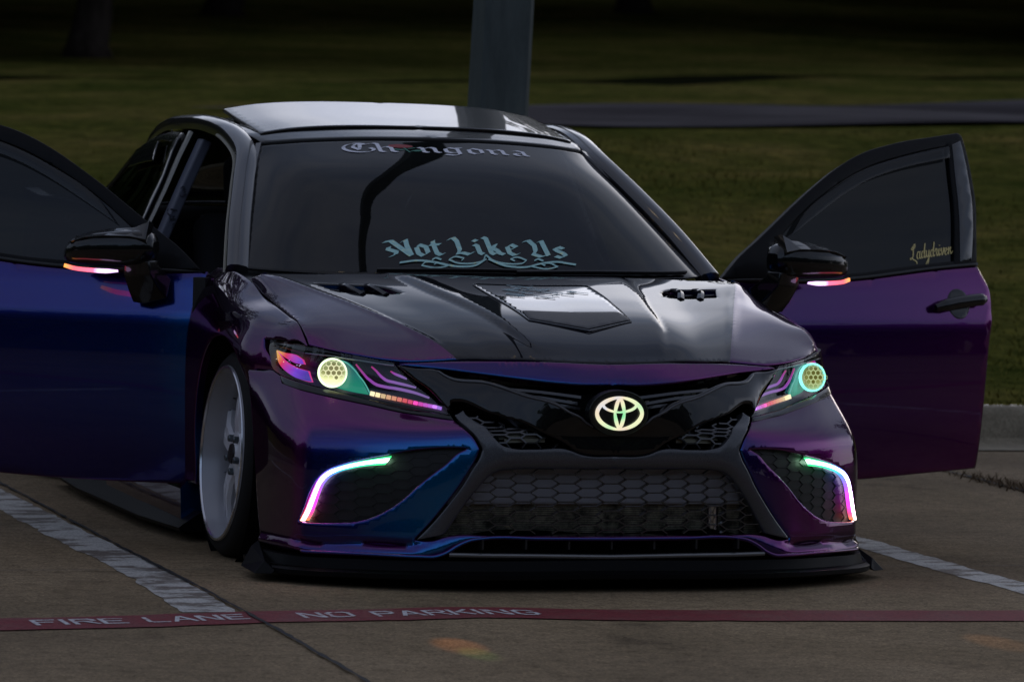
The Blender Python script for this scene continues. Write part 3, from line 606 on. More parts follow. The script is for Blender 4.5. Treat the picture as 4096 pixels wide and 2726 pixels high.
# --- fog pockets: textured insert, daytime strip
V, F, Q = sheet(F_, fog, -.022, .0, 0, .03, smooth_poly=True)
pair('fog_insert', V, F, PLAST, LR)
def hexmesh(S, poly, w, h, off, bw, depth, phase=0., skew=0.):
    """Honeycomb bars (w wide, h high cells) cut to the polygon on surface S."""
    P = np.asarray(poly); g = Geo(); lo, hi = P.min(0), P.max(0); seen = set(); E = []
    px_ = w*.5; nx = int((hi[0]-lo[0])/px_)+3; ny = int((hi[1]-lo[1])/h)+3
    for i in range(-2, nx):
        for j in range(-2, ny):
            cx, cy = lo[0]+phase*w + i*px_, lo[1] + j*h + (h/2 if i % 2 else 0)
            a, b = w*.335, w*.165
            H = [(cx-a, cy), (cx-b, cy+h/2), (cx+b, cy+h/2), (cx+a, cy), (cx+b, cy-h/2), (cx-b, cy-h/2)]
            for k in range(6):
                p, q = H[k], H[(k+1) % 6]; key = tuple(sorted(((round(p[0],3), round(p[1],3)), (round(q[0],3), round(q[1],3)))))
                if key in seen: continue
                seen.add(key); E.append((p, q))
    for p, q in E:
        t = np.linspace(0, 1, 7); L = np.array(p)[None]*(1-t[:,None]) + np.array(q)[None]*t[:,None]; m = inside(L, P)
        if m.sum() < 2: continue
        L = L[m]; e = np.array([L[0], L[-1]]); e[:,0] = np.clip(e[:,0], 0.0005, None)
        pp, _, _, nn = S.frame(e[:,0], e[:,1])
        d = pp[1]-pp[0]; ln = np.linalg.norm(d)
        if ln < .002: continue
        s = np.cross(d/ln, nn[0]); s /= np.linalg.norm(s); s *= bw/2
        V = []
        for a_, n_ in zip(pp, nn):
            for o_, k_ in ((off, -1), (off, 1), (off-depth, 1), (off-depth, -1)): V.append(a_ + n_*o_ + s*k_*(1 if o_ == off else 1.25))
        g.put(V, [(0,1,5,4),(1,2,6,5),(2,3,7,6),(3,0,4,7),(0,3,2,1),(4,5,6,7)])
    return g
[tag(o, kind='stuff') for o in pair_geo('fog_mesh', hexmesh(F_, fog, .110, .027, -.0195, .0028, .004, .2), PLAST, LR, smooth=False)]
o_, i_ = np.array(spline(TR['drl_out'], n=6)), np.array(spline(TR['drl_in'], n=6)); n_ = len(o_)
def band(f0, f1, off0, off1, depth=.012):
    uv = [o_*(1-f)+i_*f for f in (f0, f0, f1, f1)]; P = []
    for q, of in zip(uv, (off0-depth, off0, off1, off1-depth)):
        p, _, _, n = F_.frame(q[:,0], q[:,1]); P.append(p + n*of)
    V = np.concatenate(P); F = []
    for r in range(3): F += [(r*n_+i, r*n_+i+1, (r+1)*n_+i+1, (r+1)*n_+i) for i in range(n_-1)]
    F += [(0, n_, 2*n_, 3*n_), (n_-1, 4*n_-1, 3*n_-1, 2*n_-1)]
    return V, F, np.tile(np.linspace(0, 1, n_), 4)
for f0, f1, of, m, nm in ((.06,.28,.000,DRL_EDGE,'drl_edge'), (.28,.70,.003,DRL_CORE,'drl_core'), (.70,.94,.000,DRL_EDGE,'drl_edge')):
    V, F, t = band(f0, f1, of, of)
    for o in pair('daytime_strip' if nm == 'drl_core' else 'daytime_strip_edge', V, F, m, LR): set_t(o, t)
# --- lower centre: grille frame in satin grey with its sloping inner face
mo = TR['mesh_open']
frame = [(.4370,.5130),(.4340,.450),(.4320,.3854),(.4130,.329),(.4050,.3128),(.4120,.2904),(.4330,.2560),(.4580,.2113),(.5000,.1511),(.5440,.0964),(.5860,.0540),(.5450,.0620),(.5193,.0680)] + \
  [(mo[k][0], mo[k][1]) for k in range(8, 0, -1)] + [(0,.2590),(0,.2960),(.0764,.2970),(.1026,.3020),(.1201,.3090),(.1421,.3150),(.2319,.3139),(.3142,.3162),(.3447,.3245),(.3720,.3562),(.3780,.43),(.3860,.4757),(.4098,.5300)]
CR = np.array([(0,.2857),(.1727,.2847),(.341,.2826),(.3705,.272),(.4037,.2368),(.4483,.172),(.4869,.1128),(.5193,.0662)])
MO = np.array([(0,.259)] + [mo[k] for k in range(1, 9)])
def frame_relief(u, v):
    Q = np.stack([u, v], 1); d_in = edge_dist(Q, np.concatenate([MO, MO[::-1]])); 
    return -.016*np.clip(1 - d_in/.024, 0, 1)**1.2
V, F, Q = sheet(F_, frame, .006, .03, .003, .016, relief=frame_relief, center=True)
V, F = both(V, F); add('grille_frame', V, F, SATIN, car, angle=85)
open_low = [(0,.070)] + [(a, b) for a, b in [mo[9]][:0]] + [(.5017,.0717)] + [mo[k] for k in range(7, 0, -1)] + [(0,.259)]
g = hexmesh(F_, open_low, .133, .0265, -.014, .0032, .016, 0.); a_ = g.mirror(); g.put(a_.V, a_.F); tag(g.done('lower_grille_mesh', MESHM, car, smooth=False), kind='stuff')
# radiator seen through the mesh
RAD = mat('radiator_core', rough=.6, metal=.3); _w = nd(RAD, 'ShaderNodeTexWave', wave_type='BANDS', bands_direction='Z'); _w.inputs['Scale'].default_value = 60; _w.inputs['Distortion'].default_value = .6
_t = nd(RAD, 'ShaderNodeTexCoord'); lk(RAD, _t.outputs['Object'], _w.inputs[0]); _n = noise(RAD, 30, 4, .7); lk(RAD, mix(RAD, ramp(RAD, [(.35, (.04,.04,.034)), (.65, (.50,.48,.38))], _n), ramp(RAD, [(.3, (.4,.4,.4)), (.7, (1.2,1.2,1.1))], _w.outputs[0]), 1., 'MULTIPLY'), bsdf(RAD).inputs['Base Color'])
g = Geo(); g.box((0,.115,.175), (.98,.012,.13)); g.done('radiator', RAD, car, smooth=False)
CRB = mat('crash_beam', (.55,.56,.62), .6)
g = Geo(); g.box((0,.098,.300), (1.00,.03,.118)); g.done('crash_beam', CRB, car, smooth=False, bev=.008)
g = Geo(); g.lathe([(-.07,0),(-.07,.020),(.07,.020),(.07,0)], 20, c=(0,0,0)); o = g.done('receiver_bottle', CHROME, car); o.location = (.335,.10,.17); o.rotation_euler = (0, R_(90), 0)
for x in (.375,.43): g = Geo(); g.box((x,.11,.18), (.012,.02,.13)); g.done('radiator_bracket', PLAST, car, smooth=False)
g = Geo(); g.prism([(-.42,.20),(.42,.20),(.55,.36),(.66,.50),(.74,.66),(.60,1.25),(-.60,1.25),(-.74,.66),(-.66,.50),(-.55,.36)], .44, Matrix.Translation((0,0,.13))); g.done('light_leak_block', MATT, car, smooth=False)  # solid black filler, added to stop light leaking behind the grille
g = Geo(); g.prism([(-.013,0),(-.006,.006),(.006,.007),(.014,.001),(.005,-.006),(-.007,-.005)], .002, Matrix.Translation((-.285,.082,.180)) @ Matrix.Rotation(R_(70), 4, 'X')); g.done('dry_leaf', mat('dry_leaf', (.38,.33,.20), .8), car, smooth=False)
# --- gloss black V bar, nose strip, slot slats, upper side meshes
vbar = [(0,.2990),(.0764,.3000),(.1026,.3050),(.1201,.3120),(.1421,.3285),(.2174,.3785),(.2855,.4760),(.3438,.5200),(.4095,.5445),(.4390,.5440),(.4480,.5250),(.4950,.5620),(.5370,.5890),(.5860,.6330),(.53,.6240),(.4651,.6130),(.4397,.5972),(.3432,.5834),(.2563,.5622),(.1611,.5408),(.1222,.5172),(.1074,.5056),(.0900,.4700),(.0700,.4300),(.0400,.4150),(0,.4120)]
V, F, Q = sheet(F_, vbar, .014, .04, .006, .014, center=True, relief=lambda u, v: .034*np.clip((v-.36)/.26, 0, 1)*np.clip(1-u/.50, 0, 1)); V, F = both(V, F); add('grille_bar', V, F, BLACK, car, angle=85)
crest = [(.4650,.6080),(.4397,.5905),(.3432,.5770),(.2563,.5560),(.1611,.5345),(.1235,.5110),(.1090,.4985),(.0910,.4640),(.0700,.4235)]
p, n = lerp_path(F_, crest, .0150); q_ = spline(crest, step=.01); p = p + n*(.034*np.clip((q_[:,1]-.36)/.26, 0, 1)*np.clip(1-q_[:,0]/.50, 0, 1))[:,None]; pair_geo('bar_crest', Geo().tube(p, .0032, 8, ups=n), SATIN, LR)
nose = [(0,.5863),(.0885,.585),(.1746,.5882),(.2692,.5968),(.3578,.6076),(.444,.6190),(.5279,.6290),(.5860,.6340),(.5721,.6388),(.5168,.6420),(.4649,.6418),(.35,.6416),(.1878,.6392),(.0971,.6390),(0,.6392)]
V, F, Q = sheet(F_, nose, .004, .02, .004, .014, center=True); V, F = both(V, F); add('nose_strip', V, F, PAINT, car, angle=85)
slot = [(0,.40),(.07,.43),(.11,.50),(.16,.54),(.2563,.562),(.3432,.583),(.44,.597),(.466,.613),(.36,.604),(.2695,.595),(.1747,.587),(.0886,.5845),(0,.5847)]
V, F, Q = sheet(F_, slot, -.055, 0, 0, .03, center=True); V, F = both(V, F); add('slot_backing', V, F, MATT, car)
SLAT = mat('slat_grey', (.20,.19,.14), .4, .4)
for vv0, vv1, u0, u1, of in ((.548,.572,.10,.33,-.030), (.562,.588,.09,.40,-.026), (.536,.548,.09,.20,-.034)):
    q = [(u0,vv0),(u0+(u1-u0)*.5,(vv0+vv1)/2+.002),(u1,vv1)]; p, n = lerp_path(F_, q, of, .02); pair_geo('slot_slat', Geo().sweep(p, [(-.004,-.0022),(.004,-.0022),(.004,.0022),(-.004,.0022)], ups=n), MESHM, LR, smooth=False)
rs_ = random.Random(9)
for k in range(9):
    u0 = .11+.033*k + rs_.uniform(0,.01); vv = .553+.0013*k*4+rs_.uniform(-.004,.008); L = rs_.uniform(.012,.026)
    p, n = lerp_path(F_, [(u0,vv),(u0+L,vv+.002)], -.042, .02); pair_geo('slot_clip', Geo().sweep(p, [(-.003,-.003),(.003,-.003),(.003,.003),(-.003,.003)], ups=n), SLAT, LR, smooth=False)
yg = [(a, b) for a, b in TR['ygrille']]
V, F, Q = sheet(F_, yg, -.060, 0, 0, .03); pair('side_grille_backing', V, F, MATT, LR)
[tag(o, kind='stuff') for o in pair_geo('side_grille_mesh', hexmesh(F_, yg, .10, .040, -.010, .0045, .022, .1), MESHM, LR, smooth=False)]
for q, of in (([(.20,.345),(.33,.345)],-.028), ([(.22,.375),(.345,.372)],-.032), ([(.25,.40),(.35,.40)],-.036), ([(.28,.45),(.37,.452)],-.036)):
    p, n = lerp_path(F_, q, of, .02); pair_geo('side_grille_slat', Geo().sweep(p, [(-.006,-.003),(.006,-.003),(.006,.003),(-.006,.003)], ups=n), SLAT if q[0][0] < .23 else CRB, LR, smooth=False)
# --- emblem: dark disc and three glowing ovals
EMB = mat('emblem_glow', (.05,.05,.05), .3); _tc = nd(EMB, 'ShaderNodeTexCoord'); _n = nd(EMB, 'ShaderNodeTexNoise'); _n.inputs['Scale'].default_value = 14; _n.inputs['Detail'].default_value = 1; lk(EMB, _tc.outputs['Object'], _n.inputs['Vector'])
lk(EMB, ramp(EMB, [(.30, (.66,.78,1.)), (.42, (1.,.84,.62)), (.52, (.98,1.,.62)), (.60, (.78,1.,.60)), (.72, (.25,.95,.42))], _n.outputs[0]), bsdf(EMB).inputs['Emission Color']); bsdf(EMB).inputs['Emission Strength'].default_value = .92
def oval(a, b, w, cz, y0, d, k=64):
    V = []; F = []
    for i in range(k):
        t = 2*math.pi*i/k
        ww = w[0]*abs(math.cos(t)) + w[1]*abs(math.sin(t))
        for s, y in ((0, y0), (1, y0), (1, y0+d), (0, y0+d)): V.append(((a-s*ww)*math.cos(t), y, cz+(b-s*ww*.9)*math.sin(t)))
    for i in range(k):
        j = (i+1) % k
        for s in range(4): F.append((i*4+s, i*4+(s+1) % 4, j*4+(s+1) % 4, j*4+s))
    return V, F
emb = empty('emblem', (0,-.016,.511), 0, car); emb.scale = (1.0,1,1.0)
g = Geo(); kk = 64
V = [(0,-.016,0)] + [(.086*math.cos(2*math.pi*i/kk), -.010, .062*math.sin(2*math.pi*i/kk)) for i in range(kk)] + [(.091*math.cos(2*math.pi*i/kk), .02, .066*math.sin(2*math.pi*i/kk)) for i in range(kk)]
g.put(V, [(0, 1+(i+1) % kk, 1+i) for i in range(kk)] + [(1+i, 1+(i+1) % kk, 1+kk+(i+1) % kk, 1+kk+i) for i in range(kk)]); g.done('emblem_disc', mat('emblem_disc', (.010,.011,.012), .25), emb, angle=30)
V = [(.088*math.cos(2*math.pi*i/kk), -.0105, .0635*math.sin(2*math.pi*i/kk)) for i in range(kk+1)]
Geo().tube(V, .0016, 6, ups=[(0,-1,0)]*len(V)).done('emblem_bezel', mat('bezel', (.05,.06,.06), .2, .8), emb)
for a, b, w, cz, y0 in ((.072,.0485,(.0092,.0068),0,-.0205), (.0525,.0232,(.0062,.0052),.0240,-.0212), (.0168,.0440,(.0055,.0095),.0005,-.0219)):
    V, F = oval(a, b, w, cz, y0, .006); add('emblem_oval', V, F, EMB, emb, angle=30)
# --- lower intake and splitter
V, F, Q = sheet(F_, [(0,-.045),(.55,-.045),(.56,.0),(.50,.05),(.44,.066),(0,.066)], -.05, 0, 0, .03, center=True); V, F = both(V, F); add('lower_intake', V, F, MATT, car)
p, n = lerp_path(F_, [(0,.0133),(.26,.016),(.40,.0165),(.495,.0175)], .004); p[0,0] = 0; p = np.concatenate([flipx(p)[::-1], p[1:]]); n = np.concatenate([flipx(n)[::-1], n[1:]])
Geo().tube(p, .0075, 10, ups=n).done('intake_bar', mat('intake_bar', (.16,.16,.165), .18, .5, 1., .03), car)  # grey brightened so the bar shows as a silver highlight line
for k in range(-3, 4):
    g = Geo(); g.box((k*.128, .02, .135), (.006,.04,.028)); g.done('intake_fin', PLAST, car, smooth=False)
plan = spline([(0,-.034),(.25,-.030),(.45,-.006),(.60,.046),(.74,.126),(.86,.214),(.905,.275),(.932,.36),(.945,.46),(.940,.53)], step=.03)
pl = np.concatenate([flipx(np.c_[plan, np.zeros(len(plan))])[::-1], np.c_[plan, np.zeros(len(plan))][1:]]); pl[:,2] = np.interp(np.abs(pl[:,0]), [0,.5,.9], [.038,.034,.026])
prof = [(-.006,.0),(.0,.004),(.0,.016),(-.012,.022),(-.022,.024),(-.030,.052),(-.044,.056),(-.060,.052),(-.062,.0)]
SPL = mat('splitter_black', (.0025,.0025,.003), .45, 0., 0., .08, spec=.12)
Geo().sweep(pl, prof, ups=[(0,0,1)]*len(pl)).done('splitter', SPL, car, angle=35)
g = Geo(); g.prism([(x, y+.03) for x, y, z in pl] + [(.90,.62),(-.90,.62)], .012, Matrix.Translation((0,0,.040))); g.done('splitter_plate', SPL, car, smooth=False)
g = Geo(); g.put([(.925,.285,.024),(.968,.315,.024),(.962,.50,.026),(.925,.52,.028),(.915,.285,.034),(.935,.33,.060),(.935,.49,.085),(.905,.52,.10)], [(0,1,2,3),(4,7,6,5),(0,4,5,1),(1,5,6,2),(2,6,7,3),(0,3,7,4)])
pair_geo('splitter_winglet', g, SPL, LR, smooth=False, bev=.002)
# ---------------------------------------------------------------- head lamps
def lamp_sub(S_, root, mx):
    def put(name, V, F, m, **k):
        if mx: V, F = flipx(V), rev(F)
        return add(name, V, F, m, root, **k)
    def putg(name, g, m, **k): return (g.mirror() if mx else g).done(name, m, root, **k)
    V, F, Q = sheet(F_, lamp, -.062, 0, 0, .02); put('lamp_housing', V, F, mat('lamp_housing', (.012,.013,.016), .35))
    V, F, Q = sheet(F_, lamp, -.0005, .062, .003, .02, [[(u*.955+.035*1, v*.90+.0575) for u, v in lamp]][:0]) if False else (None, None, None)
    # rim wall
    L = spline(lamp, step=.012, closed=True); p, _, _, n = F_.frame(L[:,0], L[:,1]); k = len(L)
    V = np.concatenate([p - n*.001, p - n*.062]); F = [(i, (i+1) % k, k+(i+1) % k, k+i) for i in range(k)]; put('lamp_wall', V, F, PLAST)
    # black upper brow and centre divider
    brow = [(.5946,.6421),(.6797,.6448),(.7728,.644),(.9146,.6429),(1.0045,.6405),(1.115,.6400),(1.10,.625),(1.0,.620),(.9189,.6172),(.8197,.6275),(.6999,.634),(.598,.6362)]
    V, F, Q = sheet(F_, brow, -.006, .01, .002, .02); put('lamp_brow', V, F, BLACK)
    p, n = lerp_path(F_, TR['lamp_shelf'], -.006); putg('lamp_trim', Geo().tube(p, .0022, 6, ups=n), mat('lamp_trim', (.35,.37,.38), .3, .6))
    V, F, Q = sheet(F_, [(.70,.5300),(.735,.5850),(.765,.6120),(.80,.6240),(.88,.6170),(.885,.5350),(.80,.524)], -.040, .0, 0, .02); put('lamp_panel', V, F, mat('lamp_panel', (.05,.06,.065), .3, .3))
    # outer marker: two lobes running from amber to violet
    mk = m_emit('marker_glow', [(0., (.9,.62,.16)), (.22, (.95,.40,.08)), (.42, (.90,.05,.14)), (.60, (.55,.05,.50)), (.80, (.22,.06,.75)), (1., (.08,.05,.42))], .85) if 'marker_glow' not in MATS else MATS['marker_glow']
    for nm in ('lamp_marker_a', 'lamp_marker_b'):
        V, F, Q = sheet(F_, TR[nm], -.022, .008, .004, .008); o = put('marker_lobe', V, F, mk); u = np.array([*Q[:,0]] + [0]*(len(V)-len(Q)))
        us = np.array(TR[nm])[:,0]; t = (1.115-Q[:,0])/(1.115-.885) + (.59-Q[:,1])*1.4; t = np.concatenate([t, np.full(len(V)-len(Q), .5)]); set_t(o, np.clip(t, 0, 1))
    rr = random.Random(4)
    for k in range(15):
        t = rr.random(); u = 1.085-.17*t; v = .585-.022*t+rr.uniform(-.012,.012); p, _, _, n = F_.frame([u], [v]); c = p[0]-n[0]*.014; s = rr.uniform(.0009,.0018)
        g = Geo(); g.put([c+np.array(e)*s for e in ((1,0,0),(-1,0,0),(0,1,0),(0,-1,0),(0,0,1),(0,0,-1))], [(0,2,4),(2,1,4),(1,3,4),(3,0,4),(2,0,5),(1,2,5),(3,1,5),(0,3,5)])
        putg('marker_facet', g, mat('facet_a', (.2,.2,.2), .2, emit=(1.,.75,.55), strength=1.1) if t < .5 else mat('facet_b', (.2,.2,.2), .2, emit=(.6,.5,1.), strength=1.0), smooth=False)
    # projector
    p, _, _, n = F_.frame([.8112], [.5713]); C = p[0] - n[0]*.030; C = np.array([.7385,.362,.5945])
    A = Vector((.10,-1.,.06)).normalized(); rot = A.to_track_quat('Z', 'Y').to_matrix().to_4x4(); MX = Matrix.Translation(tuple(C)) @ rot
    def lathe_z(prof, k=40): return Geo().put(*(lambda q: ([tuple(MX @ Vector((r*math.cos(2*math.pi*i/k), r*math.sin(2*math.pi*i/k), h))) for i in range(k) for h, r in prof], [(i*len(prof)+j, ((i+1) % k)*len(prof)+j, ((i+1) % k)*len(prof)+j+1, i*len(prof)+j+1) for i in range(k) for j in range(len(prof)-1)]))(0))
    lg = lathe_z([(-.004,.0378),(.004,.035),(.012,.027),(.017,.014),(.019,.0005)]); zz = np.array([v[2] for v in lg.V]); tt = np.clip((zz-(C[2]-.038))/.076, 0, 1)
    lm = MATS.get('projector_left' if mx else 'projector_right') or (m_emit('projector_left', [(0., (1.5,1.6,.95)), (.28, (1.0,1.05,.50)), (.52, (.34,.36,.13)), (1., (.20,.26,.11))], .95) if mx else m_emit('projector_right', [(0., (.55,.85,.40)), (.40, (.40,.42,.10)), (1., (.22,.26,.08))], .60))
    o = putg('projector_lens', lg, lm); set_t(o, tt)
    putg('projector_halo', lathe_z([(.002,.0375),(.006,.0385),(.0075,.0405),(.004,.0425),(-.006,.0430)]), mat('halo_left' if mx else 'halo_right', (.1,.1,.1), .2, emit=((.80,1.,.62) if mx else (.22,1.,.80)), strength=(1.7 if mx else 1.8)))
    hx = Geo()
    for qx in range(-2, 3):
        for qy in range(-2, 3):
            cx, cy = qx*.0155 + (qy % 2)*.00775, qy*.0134
            if math.hypot(cx, cy) > .034: continue
            for e in range(6):
                a1, a2 = R_(60*e+30), R_(60*e+90); w = .0009
                P = [(cx+.0088*math.cos(a), cy+.0088*math.sin(a)) for a in (a1, a2)]; Q2 = [(cx+.0074*math.cos(a), cy+.0074*math.sin(a)) for a in (a1, a2)]
                hx.put([tuple(MX @ Vector((x, y, .0205))) for x, y in (P[0], P[1], Q2[1], Q2[0])], [(0,1,2,3)])
    putg('projector_honeycomb', hx, mat('honeycomb_left' if mx else 'honeycomb_right', (.3,.28,.1), .3, emit=((1.,.98,.62) if mx else (.80,1.,.50)), strength=(.95 if mx else .6)), smooth=False)
    bl = Geo()
    for cx, cy, r in ((0,.0134*0,.0064),(.00775,.0134,.0064),(-.00775,.0134,.0064),(-.0155,0,.0064),(.0155,0,.0060),(-.00775,-.0134,.0055),(.0,.0245,.005)):
        bl.put([tuple(MX @ Vector((cx+r*math.cos(R_(60*e+30)), cy+r*math.sin(R_(60*e+30)), .0200))) for e in range(6)], [tuple(range(6))])
    putg('projector_cell', bl, mat('cell_left' if mx else 'cell_right', (.06,.06,.03), .2, emit=((.62,.58,.26) if mx else (.30,.30,.06)), strength=.35), smooth=False)
    # teal lit bowl beside the projector
    V, F, Q = sheet(F_, TR['lamp_teal'], -.034, .01, .003, .012); o = put('lamp_bowl', V, F, MATS.get('bowl_glow') or m_emit('bowl_glow', [(0., (.0,.10,.12)), (.5, (.02,.28,.24)), (1., (.02,.40,.24))], .62)); set_t(o, np.concatenate([np.clip((.62-Q[:,1])/.09, 0, 1), np.zeros(len(V)-len(Q))]))
    p, n = lerp_path(F_, [(.8048,.6180),(.7681,.6160),(.7395,.5985),(.7150,.5670),(.6930,.5330)], -.024); putg('bowl_edge', Geo().tube(p, .0020, 6, ups=n), mat('bowl_edge', (.05,.1,.1), .3, emit=(.15,.75,.60), strength=.55))
    # three hooked light guides
    gm = MATS.get('guide_glow') or m_emit('guide_glow', [(0., (.80,.05,.35)), (.25, (.65,.10,.85)), (.55, (.50,.22,.85)), (1., (.42,.26,.75))], .46)
    for nm, r in (('lamp_guide1', .0042), ('lamp_guide2', .0040), ('lamp_guide3', .0036)):
        p, n = lerp_path(F_, TR[nm], -.030, .008); g = Geo().tube(p, r, 8, ups=n, scale=[.55+.45*min(1, 3*i/len(p), 3*(len(p)-1-i)/len(p)+.3) for i in range(len(p))]); o = putg('light_guide', g, gm); set_t(o, np.repeat(np.linspace(0, 1, len(p)), 8))
    # row of small diodes along the bottom edge
    row = spline(TR['lamp_bar'], n=4); cols = [(1.,.86,.50),(1.,.80,.42),(1.,.70,.35),(1.,.55,.28),(1.,.40,.22),(1.,.25,.18),(1.,.12,.14),(.95,.08,.22),(.95,.06,.45),(.90,.08,.62),(.80,.12,.80),(.70,.16,.92),(.62,.22,1.),(.5,.25,1.)]
    d = np.concatenate([[0], np.cumsum(np.linalg.norm(np.diff(row, axis=0), axis=1))])
    V, F, Q = sheet(F_, [(a, b-.0085) for a, b in row[::4]] + [(a, b+.0085) for a, b in row[::-4]], -.026, .01, 0, .02, corner=30); put('diode_bed', V, F, mat('diode_bed', (.10,.06,.08), .25, .3))
    for k in range(14):
        s = d[-1]*(k+.5)/15; q = np.array([[np.interp(s, d, row[:,0]), np.interp(s, d, row[:,1])]]); pu = np.array([[np.interp(s+.004, d, row[:,0]), np.interp(s+.004, d, row[:,1])]]); (c,), _, _, (n,) = F_.frame(q[:,0], q[:,1]); (c2,), _, _, _ = F_.frame(pu[:,0], pu[:,1])
        t = (c2-c)/np.linalg.norm(c2-c); b = np.cross(n, t); g = Geo(); c = c - n*.018; hw, hh = .0058, .0062*(1-.35*k/14)
        g.put([c+t*x*hw+b*y*hh+n*z*.004 for x in (-1,1) for y in (-1,1) for z in (-1,1)], [(0,1,3,2),(4,6,7,5),(0,4,5,1),(2,3,7,6),(0,2,6,4),(1,5,7,3)])
        putg('diode', g, mat('diode_%d' % k, (.1,.1,.1), .2, emit=cols[k], strength=1.25 if k in (0,1,8,12) else .72), smooth=False)
    V, F, Q = sheet(F_, lamp, 0, 0, .0, .02); put('lamp_cover', V, F, LENS)
lamps = []
for mx in (False, True):
    r = empty('head_lamp', (0,0,0), 0, car); lamps.append(r); lamp_sub(F_, r, mx)
# gloss black strip under each lamp
und = gap(lamp[10:18], -.0045) + gap(lamp[10:18][::-1], -.030)
V, F, Q = sheet(F_, [(a, b) for a, b in und], .0035, .004, .002, .02); pair('lamp_underline', V, F, BLACK, LR)
# ---------------------------------------------------------------- bonnet
H_ = HOOD
hood = [(0,.003),(.30,.003),(.52,.004),(.63,.004),(.80,.004),(HOOD.U[-1]-.002,.004),(HOOD.U[-1]-.002,.25),(HOOD.U[-1]-.002,.55),(HOOD.U[-1]-.002,.80),(HOOD.U[-1]-.003,.97),(HOOD.U[-1]-.04,HOOD.V[-1]-.005),(.40,HOOD.V[-1]-.004),(0,HOOD.V[-1]-.004)]
CRE = np.array([(.3142,.8775),(.309,.6222),(.2851,.3927),(.2669,.1941),(.2294,.0345)])
def hood_relief(u, v):
    uc = np.interp(v, CRE[::-1,1], CRE[::-1,0]); s = np.clip((uc-u)/.022+.5, 0, 1); s = s*s*(3-2*s)
    fade = np.clip((v-.03)/.20, 0, 1)*np.clip((.99-v)/.12, 0, 1)
    ru = np.interp(v, [0, 1], [HOOD.U[4], HOOD.U[4]]); rd = .0035*np.exp(-((u-ru)/.012)**2)*np.clip((v-.02)/.1, 0, 1)*np.clip((.95-v)/.1, 0, 1)
    return .011*s*fade + rd
vent = [(.405,.745),(.4240,.770),(.4800,.775),(.5450,.772),(.5500,.650),(.4950,.630),(.4300,.625),(.3900,.640)]
win = [(0,.725),(.150,.725),(.1685,.710),(.174,.56),(.172,.40),(.1700,.2467),(0,.1727)]
rl = [(HOOD.U[4], v) for v in np.linspace(.004, HOOD.V[-1]-.006, 60)]
V, F, Q = sheet(H_, hood, 0, .018, .004, .0155, [vent], relief=hood_relief, center=True, lines=[rl])
nq = len(Q); idx = [0 if (max(f) < nq and np.mean([Q[i][0] for i in f]) < HOOD.U[4]) else (1 if max(f) < nq else 1) for f in F]
V, F = both(V, F); o = add('bonnet', V, F, [HOODBLK, PAINT], car, idx=idx+idx, angle=50)
V, F, Q = sheet(H_, vent, -.055, 0, 0, .02); pair('vent_pan', V, F, MATT, LR)
for k, u0 in enumerate((.437, .497)):
    p, n = lerp_path(H_, [(u0-.012,.785),(u0,.74),(u0+.008,.68),(u0+.004,.615)], .0, .01)
    sc = [.55+.55*i/(len(p)-1) for i in range(len(p))]; p = p + np.array([0,0,1])*np.array([.010*math.sin(math.pi*i/(len(p)-1))-.004 for i in range(len(p))])[:,None]
    pair_geo('vent_fin', Geo().sweep(p, [(-.012,-.012),(.012,-.012),(.010,.006),(0,.010),(-.010,.006)], ups=n, scale=sc), HOODBLK, LR)
V, F, Q = sheet(H_, [(.395,.648),(.405,.742),(.4240,.767),(.545,.769),(.55,.77),(.551,.745),(.42,.742)], -.012, .02, .004, .012); pair('vent_lip', V, F, HOODBLK, LR)
# clear window let into the bonnet, glass slightly proud in a thin frame
V, F, Q = sheet(H_, win, .0125, .004, .002, .02, center=True, corner=25); V, F = both(V, F); add('bonnet_window', V, F, mat('bonnet_window', (.012,.013,.016), .06, 0., 1., .01), car, angle=85)
wf = spline([(0,.725),(.150,.725),(.1685,.710),(.174,.56),(.172,.40),(.1700,.2467),(0,.1727)], step=.02, corner=25); p, _, _, n = H_.frame(wf[:,0], wf[:,1]); p = p + n*.0135
pp = np.concatenate([flipx(p)[::-1], p[1:]]); nn = np.concatenate([flipx(n)[::-1], n[1:]]); Geo().tube(pp, .0016, 6, ups=nn).done('bonnet_window_frame', SATIN, car)
V, F, Q = sheet(H_, [(0,.335),(.155,.335),(.168,.255),(0,.182)], .0158, .0015, .001, .02, center=True, corner=25); V, F = both(V, F); add('bonnet_window_panel', V, F, mat('window_panel', (.02,.02,.025), .5), car)
# ---------------------------------------------------------------- front wings, arches, wheels
FE = FENDER
ar = [(1.0-.0+.350*math.cos(a), .315+.350*math.sin(a)) for a in np.linspace(math.pi*.86, -.12, 26)]
low = FENDER.solve((1,2), np.array(ar))
arc = [(float(a), float(b)) for a, b in zip(*low)]
pts = np.array([(1.545,.185),(1.545,.50),(1.545,.70),(1.540,.853)]); s_ = FENDER.solve((1,2), pts); back = [(float(a), float(b)) for a, b in zip(*s_)]
fr_ = np.array([(.555,.588),(.655,.585)]); 
fp = [(.0,.004),(FE.U[1],.003),(FE.U[3],.003),(FE.U[5],.003),(FE.U[6],.003)] + [back[3], back[2], back[1], back[0]] + [(float(FENDER.solve((1,2), np.array([(1.36,.185)]))[0][0]), float(FENDER.solve((1,2), np.array([(1.36,.185)]))[1][0]))] + arc[::-1]
